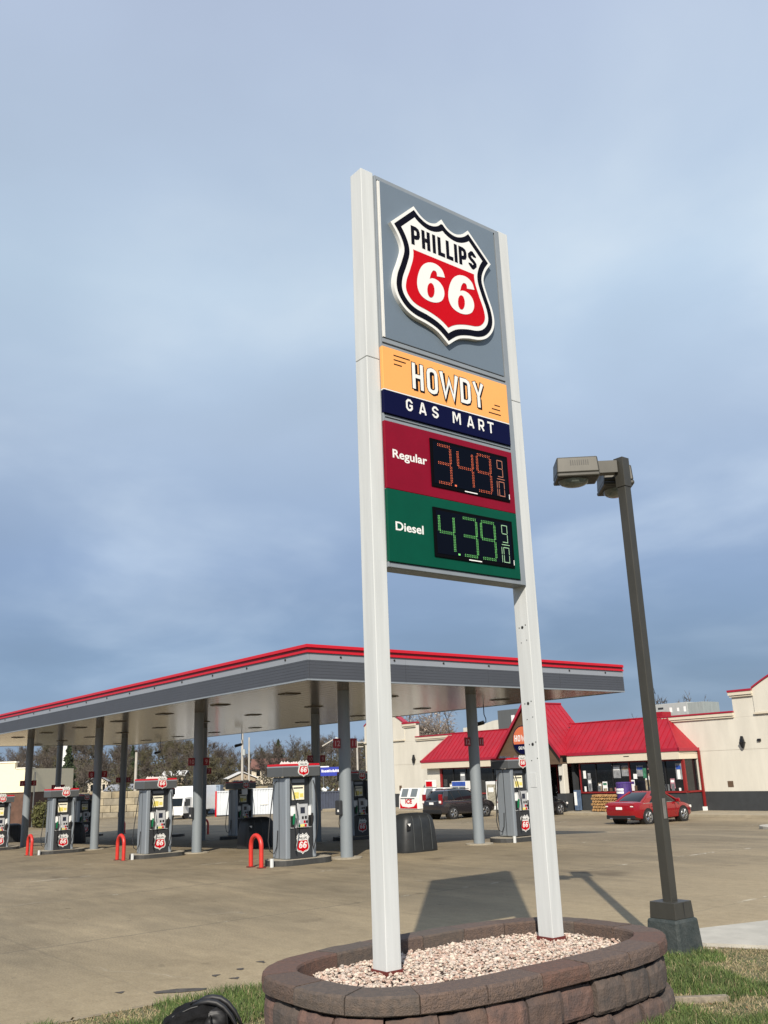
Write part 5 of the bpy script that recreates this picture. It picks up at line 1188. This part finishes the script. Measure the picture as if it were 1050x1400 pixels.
mb.build('lettering', paper, bs); mb = MB(); [mb.tube([(q, 0, -.3), (q, 0, 1.95-zz)], .09, 8) for q in (-1.1, 1.1)]; mb.build('post', hvac_d, bs)
# houses on the slope
def house(label, az, d, w, dp, hw, hr, wall, roof, gable_front, rz=0):
    t = thing('house', label, 'house', at_polar(az, d), YAW+rz); t.location.z -= 1.7
    mb = MB(); mb.box(-w/2, w/2, -dp/2, dp/2, -2, hw); wl_ = mb.build('wall', wall, t)
    mb = MB()
    if gable_front:
        for s in (-1, 1): mb.prism([(s*(w/2+.4), -dp/2-.4, hw-.15), (0, -dp/2-.4, hw+hr), (0, dp/2+.4, hw+hr), (s*(w/2+.4), dp/2+.4, hw-.15)], Vector((-s*hr, 0, -w/2)).normalized()*.15)
        g_ = MB(); g_.prism([(-w/2, -dp/2, hw), (w/2, -dp/2, hw), (0, -dp/2, hw+hr-.1)], (0, -.2, 0)); g_.build('gable', wall, t, norm=True)
    else:
        for s in (-1, 1): mb.prism([(-w/2-.4, s*(dp/2+.5), hw-.15), (w/2+.4, s*(dp/2+.5), hw-.15), (w/2+.4, 0, hw+hr), (-w/2-.4, 0, hw+hr)], Vector((0, -s*hr, -dp/2)).normalized()*.15)
        for s in (-1, 1): g_ = MB(); g_.prism([(s*w/2, -dp/2, hw), (s*w/2, dp/2, hw), (s*w/2, 0, hw+hr-.1)], (s*.2, 0, 0)); g_.build('gable', wall, t, norm=True)
    mb.build('roof', roof, t, norm=True)
    for k in range(3): m2 = MB(); x = -w*.35+k*w*.3; m2.box(x, x+w*.12, -dp/2-.03, -dp/2+.05, hw-1.6, hw-.5); m2.build('window', car_glass, t)
    return t
r_white = mat('roof_pale', (.60, .59, .57), .6, var=.1, scale=.4); r_red = mat('roof_rust', (.15, .072, .055), .8, var=.15, scale=.4); r_grey = mat('roof_grey', (.24, .25, .27), .7, var=.12, scale=.4); h_wall = mat('siding_pale', (.52, .46, .36), .8, var=.05); h_tan = mat('siding_tan', (.30, .24, .17), .8, var=.08)
house('small house with white gable roof beside the tall utility pole', -9.15, 205, 5.6, 6, 4.4, 1.2, h_tan, r_white, True, .3)
house('house with long rust brown roof above the nearest pump', -7.45, 225, 7.4, 6, 5.2, 2.2, h_wall, r_red, False)
house('pale lit house between the third and second pump', -17.25, 190, 3.6, 5, 4.0, 1.1, h_wall, r_grey, True, .25); house('low grey roofed house left of the second pump', -15.9, 185, 4.6, 5, 3.0, .9, h_tan, r_grey, False)
house('small house with pale roof edge right of the second pump top', -12.9, 215, 4.5, 5, 3.0, .9, h_tan, r_white, False); house('grey shed behind the evergreen and beige building', -19.75, 165, 2.6, 2, 3.6, .7, h_tan, r_grey, False)
# poles
def pole(label, az, d, ztop, r, mt, arms=()):
    p = at_polar(az, d); t = thing('utility_pole', label, 'pole', p, YAW); h = ztop-p[2]
    mb = MB(); mb.tube([(0,0,-.3),(0,0,h)], [r, r*.75], 8); mb.build('pole', mt, t, smooth=True)
    for z, w in arms: mb = MB(); mb.box(-w, w, -.07, .07, h-z-.07, h-z+.07); mb.build('crossarm', mt, t)
    return t
pole_m = mat('pole_pale', (.42, .39, .34), .8, var=.1, scale=1.5)
p_ = pole('tall pale utility pole with a drum transformer, left of the nearest pump', -9.05, 150, 10.0, .22, pole_m); mb = MB(); mb.tube([(.28,-.2,7.9),(.28,-.2,8.8)], .26, 10); mb.build('transformer', hvac_m, p_)
pole('shorter pale pole right of the transformer pole', -8.65, 160, 8.6, .17, pole_m); pole('pale pole behind the far column left of the second pump', -15.2, 120, 5.6, .2, pole_m); pole('thick white pole rising behind the evergreen tree', -19.15, 150, 12, .45, mat('pole_white', (.66, .66, .64), .7, var=.05))
pole('pale pole with crossarm seen right of the nearest column', -2.15, 165, 7.6, .2, pole_m, ((.25, 1.5), (1.0, 1.1)))
sl = pole('cobra-head street light arching left of the nearest column', -3.1, 128, 6.4, .12, pole_m); mb = MB(); h = 6.4-sl.location.z; mb.tube([(0,0,h-.1),(-.4,0,h+.25),(-1.0,0,h+.32),(-2.6,0,h-.55)], .08, 6); mb.build('arm', pole_m, sl, smooth=True); mb = MB(); mb.tube([(-.2,0,h+.32),(-.8,0,h+.42)], [.1,.2], 8); mb.build('lamp_head', hvac_m, sl)

# ================================================================== TREES
def bare_tree_mesh(name, seed, h, mats, spread=.42, buds=0, ntw=9, tw=.05):
    r = random.Random(seed); mb = MB()
    def rv(s=1): return Vector((r.gauss(0, 1), r.gauss(0, 1), r.gauss(0, 1))).normalized()*s
    def limb(p, d, l, rad, lev):
        n = 3; path = [p]; q = p; dd = d
        for k in range(n): dd = (dd + rv(.16) + Vector((0,0,.06))).normalized(); q = q+dd*(l/n); path.append(q)
        mb.tube(path, [rad*(1-.6*k/n) for k in range(n+1)], 5 if lev < 2 else 3, 0, cap=False)
        if lev == 2:
            for k in range(ntw):
                s = path[1+int(r.random()*2.99)]+rv(.1); e = (dd + rv(.9)).normalized()*r.uniform(.5, 1.25)*h/9; w = e.cross(rv()).normalized()*tw*r.uniform(.6, 1.3)
                mb.add([s-w, s+w, s+e], [(0, 1, 2)], 1)
                for q2 in range(2):
                    s2 = s+e*r.uniform(.3, .8); e2 = (e.normalized()+rv(.7)).normalized()*r.uniform(.3, .7)*h/9; w2 = e2.cross(rv()).normalized()*tw*.75; mb.add([s2-w2, s2+w2, s2+e2], [(0, 1, 2)], 1)
                if buds:
                    for q3 in range(buds):
                        c_ = s+e*r.uniform(.2, 1.05)+rv(.12); a, b = rv(.09), rv(.09); mb.add([c_-a, c_+b, c_+a, c_-b], [(0, 1, 2, 3)], 2)
            return
        m = {0: 7, 1: 5}[lev]
        for k in range(m):
            t_ = r.uniform(.35, 1.0) if lev else r.uniform(.3, 1.0); s = path[0].lerp(path[-1], t_) if lev else Vector((path[0].lerp(path[-1], t_)))
            a = r.uniform(0, 6.283); out = Vector((math.cos(a), math.sin(a), r.uniform(.35, 1.1))).normalized(); dd2 = (dd*.45+out).normalized()
            limb(s, dd2, l*(spread*1.25 if lev == 0 else .62)*r.uniform(.8, 1.15), rad*.45, lev+1)
        limb(path[-1], dd, l*.55, rad*.4, lev+1)
    limb(Vector((0,0,-.3)), Vector((0,0,1)), h*.60, h*.017, 0)
    me = bpy.data.meshes.new(name); me.from_pydata([tuple(p) for p in mb.v], [], mb.f)
    for q in mats: me.materials.append(q)
    me.polygons.foreach_set('material_index', mb.m); me.update(); return me
far_m = [bare_tree_mesh('bare_tree', 100+k, 10+k*.5, [trunk_m, twig_m if k % 3 else bud_m], spread=.40+.03*(k % 3), tw=.055, ntw=12) for k in range(6)]
rs = random.Random(77); placed = 0
def tree_at(az, d, lb, sc, me):
    p = at_polar(az, d); o = link('bare_tree', me, None, p); o.rotation_euler = (0, 0, rs.uniform(0, 6.28)); o.scale = (sc*rs.uniform(.9, 1.25), sc*rs.uniform(.9, 1.25), sc)
    tag(o, lb, 'tree', 'bare trees on the wooded hillside'); return o
for k in range(235):
    az = rs.uniform(-25, 3.5); d = rs.choice([rs.uniform(172, 235), rs.uniform(215, 330), rs.uniform(250, 330)])
    if any(abs(az-a) < wd and d < dd for a, wd, dd in ((-9.0, 1.5, 192), (-7.4, 1.5, 208), (-17.2, 1.0, 170), (-15.8, 1.3, 165), (-13.0, 1.3, 188))): d += 45
    where = next(w for lim, w in ((-19.6, 'above the beige building at far left'), (-16.9, 'round the evergreen tree'), (-14.3, 'behind the second pump'), (-11.4, 'above the white box truck'), (-9.6, 'above the pale container'), (-7.9, 'round the tall utility pole'), (-5.2, 'round the rust brown roof'), (-2.4, 'above the blue sign'), (99, 'between the nearest column and the store')) if az < lim)
    where = 'bare tree %s %s' % ('high on the ridge' if d > 280 else 'halfway up the slope' if d > 225 else 'low on the slope', where)
    tree_at(az, d, where, rs.uniform(.44, .70), rs.choice(far_m))
# undergrowth and far wood as one mass
def scatter_under(rs_):
    while True:
        az = rs_.uniform(-25, 4); d = rs_.uniform(122, 330)
        if any(abs(az-a) < wd and dn < d < dd for a, wd, dn, dd in ((-9.0, 1.6, 150, 192), (-7.4, 1.6, 165, 206), (-17.2, 1.1, 140, 169), (-15.8, 1.3, 135, 161))) and rs_.rand() < .8: continue
        x, y = polar(az, d); n_ = .5+.5*math.sin(x*.21+1.3*math.sin(y*.13))*math.sin(y*.17+.7)
        return np.array([x, y, hill(x, y)+rs_.uniform(-.2, 1)**2*(1.2+3.2*n_)*(1.0 if d > 135 else .6)])
o = link('undergrowth', leafy('undergrowth', 80000, scatter_under, .25, [mat('brush_olive', (.092, .088, .032), .95, var=.35, scale=.06), mat('brush_brown', (.085, .064, .040), .95, var=.3, scale=.06), mat('brush_grey', (.060, .050, .039), .95, var=.3, scale=.06)], None, 31)); struct(o, 'stuff')
# conifers
def conifer(label, az, d, h, r0, seed, z=None):
    p = at_polar(az, d); t = thing('evergreen_tree', label, 'tree', p)
    def cone(rs_):
        f_ = rs_.rand()**.75; z_ = h*(1-.93*f_); rad = r0*f_*(.55+.45*math.sin(z_*3.1+2)**2)*math.sqrt(rs_.uniform(.15, 1)); a = rs_.uniform(0, 6.283)
        rad *= 1+.25*math.sin(3*a+z_*1.7); return np.array([rad*math.cos(a), rad*math.sin(a), z_-.12*rad])
    link('crown', leafy('crown', 4200, cone, .20, [needle_m, mat('needles_light', (.055, .08, .03), .85, var=.3, scale=.8)], t, seed), t); mb = MB(); mb.tube([(0,0,-.3),(0,0,h*.9)], [.16, .03], 7); mb.build('trunk', trunk_m, t)
conifer('dark evergreen tree right of the beige building', -18.95, 122, 9.0, 2.2, 1); conifer('dark pine on the ridge above the nearest pump', -6.9, 245, 9.5, 4.4, 2); conifer('second dark pine on the ridge left of the first', -7.9, 250, 8.2, 3.6, 3); conifer('small evergreen behind the second pump column', -15.4, 215, 8.5, 2.2, 4)
def bush(label, az, d, rx, rz_, mats, seed, n=1600):
    t = thing('bush', label, 'bush', at_polar(az, d)); link('foliage', leafy('foliage', n, ball(rx, rx, rz_, rz_*.9), .13, mats, t, seed), t); mb = MB(); [mb.tube([(0,0,-.2),(.4*rx*math.cos(a),.4*rx*math.sin(a),rz_)], .03, 4) for a in (0, 2, 4)]; mb.build('stem', trunk_m, t)
bush('yellow green bush beside the beige building', -20.2, 98, 1.0, 1.25, [bush_m], 5); bush('olive bush above the block wall left of the white truck', -13.4, 122, 1.6, 1.9, [bush_m, MATS['brush_brown']], 6); bush('olive bush above the block wall beside the second pump', -15.6, 122, 1.5, 1.7, [bush_m], 7)
bush('golden bush seen right of the nearest column', -1.6, 118, 1.5, 1.9, [bush_m, MATS['brush_olive']], 8)
# budding trees behind the store
for lb, az, d, h, sd in (('pale budding tree behind the store above the left red roof', 3.6, 96, 9.6, 41), ('pale budding tree behind the store left of the far column', 1.6, 98, 9.0, 42), ('pale budding tree behind the white parapet', 2.6, 104, 9.4, 43)):
    x, y = polar(az, d); t = thing('budding_tree', lb, 'tree', (x, y, -1.0)); me = bare_tree_mesh('crown', sd, h, [trunk_m, mat('twig_pale', (.20, .155, .12), .9, var=.2, scale=.5), blossom_m], spread=.46, buds=1, tw=.03); link('crown', me, t)
    mb = MB(); mb.tube([(0,0,-.2),(0,0,h*.3)], [h*.022, h*.018], 8); mb.build('trunk', trunk_m, t)
for lb, az, d, h, sd in (('bare tree top behind the rooftop unit', 15.3, 105, 9.6, 51), ('bare tree top right of the rooftop unit', 17.6, 112, 9.6, 52)):
    x, y = polar(az, d); o = link('bare_tree', bare_tree_mesh('bare_tree', sd, h, [trunk_m, twig_m], tw=.035), None, (x, y, -1)); tag(o, lb, 'tree')

# ================================================================== LAWN AND SMALL THINGS
from mathutils.geometry import intersect_point_tri_2d
def in_poly(x, y, P):
    c_ = False; n = len(P)
    for i in range(n):
        (xa, ya), (xb, yb) = P[i], P[i-1]
        if (ya > y) != (yb > y) and x < (xb-xa)*(y-ya)/(yb-ya)+xa: c_ = not c_
    return c_
gr_m = [mat('grass_green', (.088, .140, .030), .8, var=.25, scale=3), mat('grass_deep', (.055, .095, .022), .8, var=.25, scale=3), mat('grass_light', (.14, .175, .05), .8, var=.25, scale=3), mat('grass_dry', (.33, .265, .15), .9, var=.2, scale=3)]
def grass(count, box, seed):
    rs_ = np.random.RandomState(seed); V = []; MI = []
    WALK = [(-7.62,10.28),(-7.05,10.34),(-6.3,10.72),(-3.6,12.3),(1,15.4),(2,22),(-7.35,12.3)]
    while len(MI) < count:
        x = rs_.uniform(box[0], box[1]); y = rs_.uniform(box[2], box[3])
        u, v = (x-PC[0])/1.11, (y-PC[1])/1.905
        if abs(u*math.cos(PTH)*1.0+v*math.sin(PTH)*1.6)**3.0+abs(v*math.cos(PTH)-u*math.sin(PTH)*.61)**3.0 < 1.0: continue
        if not in_poly(x, y, inn): continue
        if abs(x-LX) < .28 and abs(y-LY) < .28: continue
        n_ = math.sin(x*2.3+1.1*math.sin(y*1.9))*math.sin(y*2.1+.6*math.sin(x*3.1)) + .55*math.sin(x*5.3+y*4.1)*math.sin(y*6.3-x*2.0)
        dry = n_ < -.30
        if dry and rs_.rand() < .25: continue
        h = rs_.uniform(.035, .095)*(.55 if dry else 1.0)*(1+.35*n_); a = rs_.uniform(0, 6.283); w = rs_.uniform(.0025, .0048)
        le = rs_.normal(0, .45, 2)*h; c_, s_ = math.cos(a)*w, math.sin(a)*w
        if dry: le *= 1.7
        V += [(x-c_, y-s_, .095), (x+c_, y+s_, .095), (x+le[0]*.4+c_*.7, y+le[1]*.4+s_*.7, .095+h*.65), (x+le[0]*.4-c_*.7, y+le[1]*.4-s_*.7, .095+h*.65), (x+le[0], y+le[1], .095+h)]
        MI.append(3 if (dry and rs_.rand() < .75) or rs_.rand() < .07 else rs_.choice([0, 0, 1, 2]))
    fs = []
    for k in range(count): o_ = k*5; fs += [(o_, o_+1, o_+2, o_+3), (o_+3, o_+2, o_+4)]
    me = bpy.data.meshes.new('grass'); me.from_pydata(V, [], fs)
    for q in gr_m: me.materials.append(q)
    me.polygons.foreach_set('material_index', np.repeat(np.array(MI), 2)); me.update(); return me
struct(link('grass', grass(62000, (-7.5, -3.2, 5.6, 12.4), 1)), 'stuff'); struct(link('grass', grass(30000, (-9.25, -7.1, 2.0, 6.6), 2)), 'stuff')
def litter(rs_):
    while True:
        x, y = (rs_.uniform(-5.6, -3.4), rs_.uniform(6.5, 11)) if rs_.rand() < .7 else (rs_.uniform(-9.3, -7.7), rs_.uniform(2.6, 6.2))
        if in_poly(x, y, inn): return np.array([x, y, .11+rs_.uniform(0, .03)])
struct(link('leaf_litter', leafy('leaf_litter', 420, litter, .022, [mat('dead_leaf', (.20, .125, .06), .85, var=.3, scale=20), mat('dead_leaf_pale', (.34, .27, .16), .85, var=.3, scale=20)], None, 61)), 'stuff')
# chalky rubble at the lamp footing
me = pebbles('rubble', 130, .46, .46, LX, LY, lambda a, q, rs: .105 if max(abs(a), abs(q)) > .66 else -.3, .008, .022, [peb[4], peb[1]], 17); struct(link('rubble', me), 'stuff')
# black backpack on the grass
bx_, by_ = -7.98, 4.14
bp_ = thing('backpack', 'black backpack lying on the grass left of the planter', 'backpack', (bx_, by_, .09), YAW+.2); bp_.scale = (.76, .85, .73)
fab = mat('bag_fabric', (.007, .007, .008), .85, spec=.2, var=.3, scale=14, bump=.5, bscale=50); fab2 = mat('bag_trim', (.012, .012, .014), .55, var=.2)
rings = []
for x, a, h, zc in ((-.40,.06,.04,.05),(-.36,.14,.09,.09),(-.24,.19,.14,.13),(-.05,.21,.18,.16),(.14,.21,.185,.17),(.28,.19,.16,.15),(.36,.13,.10,.11),(.39,.05,.04,.08)):
    rings.append([(x+.02*math.sin(5*q), a*math.copysign(abs(math.cos(q))**.7, math.cos(q))*(1+.06*math.sin(3*q+x*9)), zc+h*math.copysign(abs(math.sin(q))**.7, math.sin(q))*(1+.07*math.sin(4*q+x*14))) for q in [2*math.pi*k/24 for k in range(24)]])
def crumple(o, st):
    q = o.modifiers.new('smooth', 'SUBSURF'); q.levels = q.render_levels = 2
    tx = bpy.data.textures.new('folds', 'CLOUDS'); tx.noise_scale = .11; tx.noise_depth = 3
    d = o.modifiers.new('folds', 'DISPLACE'); d.texture = tx; d.strength = st; d.mid_level = .5; d.texture_coords = 'LOCAL'
mb = MB(); mb.loft(rings); crumple(mb.build('main_compartment', fab, bp_, smooth='all', norm=True), .10)
rings = []
for x, a, h, zc in ((.02,.03,.04,.13),(.05,.12,.11,.14),(.16,.15,.15,.16),(.28,.13,.13,.15),(.34,.04,.05,.12)):
    rings.append([(x, -.14+a*.55*math.copysign(abs(math.cos(q))**.6, math.cos(q)), zc+h*math.copysign(abs(math.sin(q))**.6, math.sin(q))) for q in [2*math.pi*k/18 for k in range(18)]])
mb = MB(); mb.loft(rings); crumple(mb.build('front_pocket', fab2, bp_, smooth='all', norm=True), .07)
mb = MB(); mb.tube([(-.10,-.02,.31),(-.08,-.03,.345),(-.04,-.03,.355),(-.01,-.02,.32)], .012, 7); mb.build('carry_handle', fab2, bp_, smooth='all')
for x in (.12, .30): mb = MB(); mb.tube([(x,-.25,.24),(x+.01,-.285,.15),(x+.015,-.29,.05)], .009, 5); mb.build('compression_strap', fab, bp_)
for y, dx in ((-.10, 0), (.08, .05)):
    pth = [(-.06+dx, y, .315), (.02+dx, y-.03, .352), (.10+dx, y-.05, .362), (.19+dx, y-.07, .345), (.27+dx, y-.09, .295), (.345+dx, y-.11, .21), (.40+dx, y-.12, .12), (.43+dx, y-.12, .02)]
    mb = MB(); mb.tube(pth, [.02,.03,.034,.034,.03,.026,.02,.012], 8); mb.build('shoulder_strap', fab2, bp_, smooth='all')
mb = MB(); mb.tube([(-.30,-.10,.215),(-.10,-.13,.30),(.03,-.13,.325)], .007, 5); mb.build('zip', mat('zip_grey', (.03, .03, .03), .6), bp_)
# old timber lying against the planter
tb = MB(); tb.box(-.33, .33, -.035, .035, 0, .06); o = tb.build('landscape_timber', mat('timber_grey', (.26, .22, .165), .9, var=.25, scale=3, stretch=(1, 6, 6)), None, (-5.52, 7.78, .095), bevel=.006); o.rotation_euler = (0, 0, RAD(52)); tag(o, 'grey weathered timber lying at the foot of the planter', 'timber')
# leaves and litter along the kerb
for k, o in enumerate(list(C.objects)):
    pass
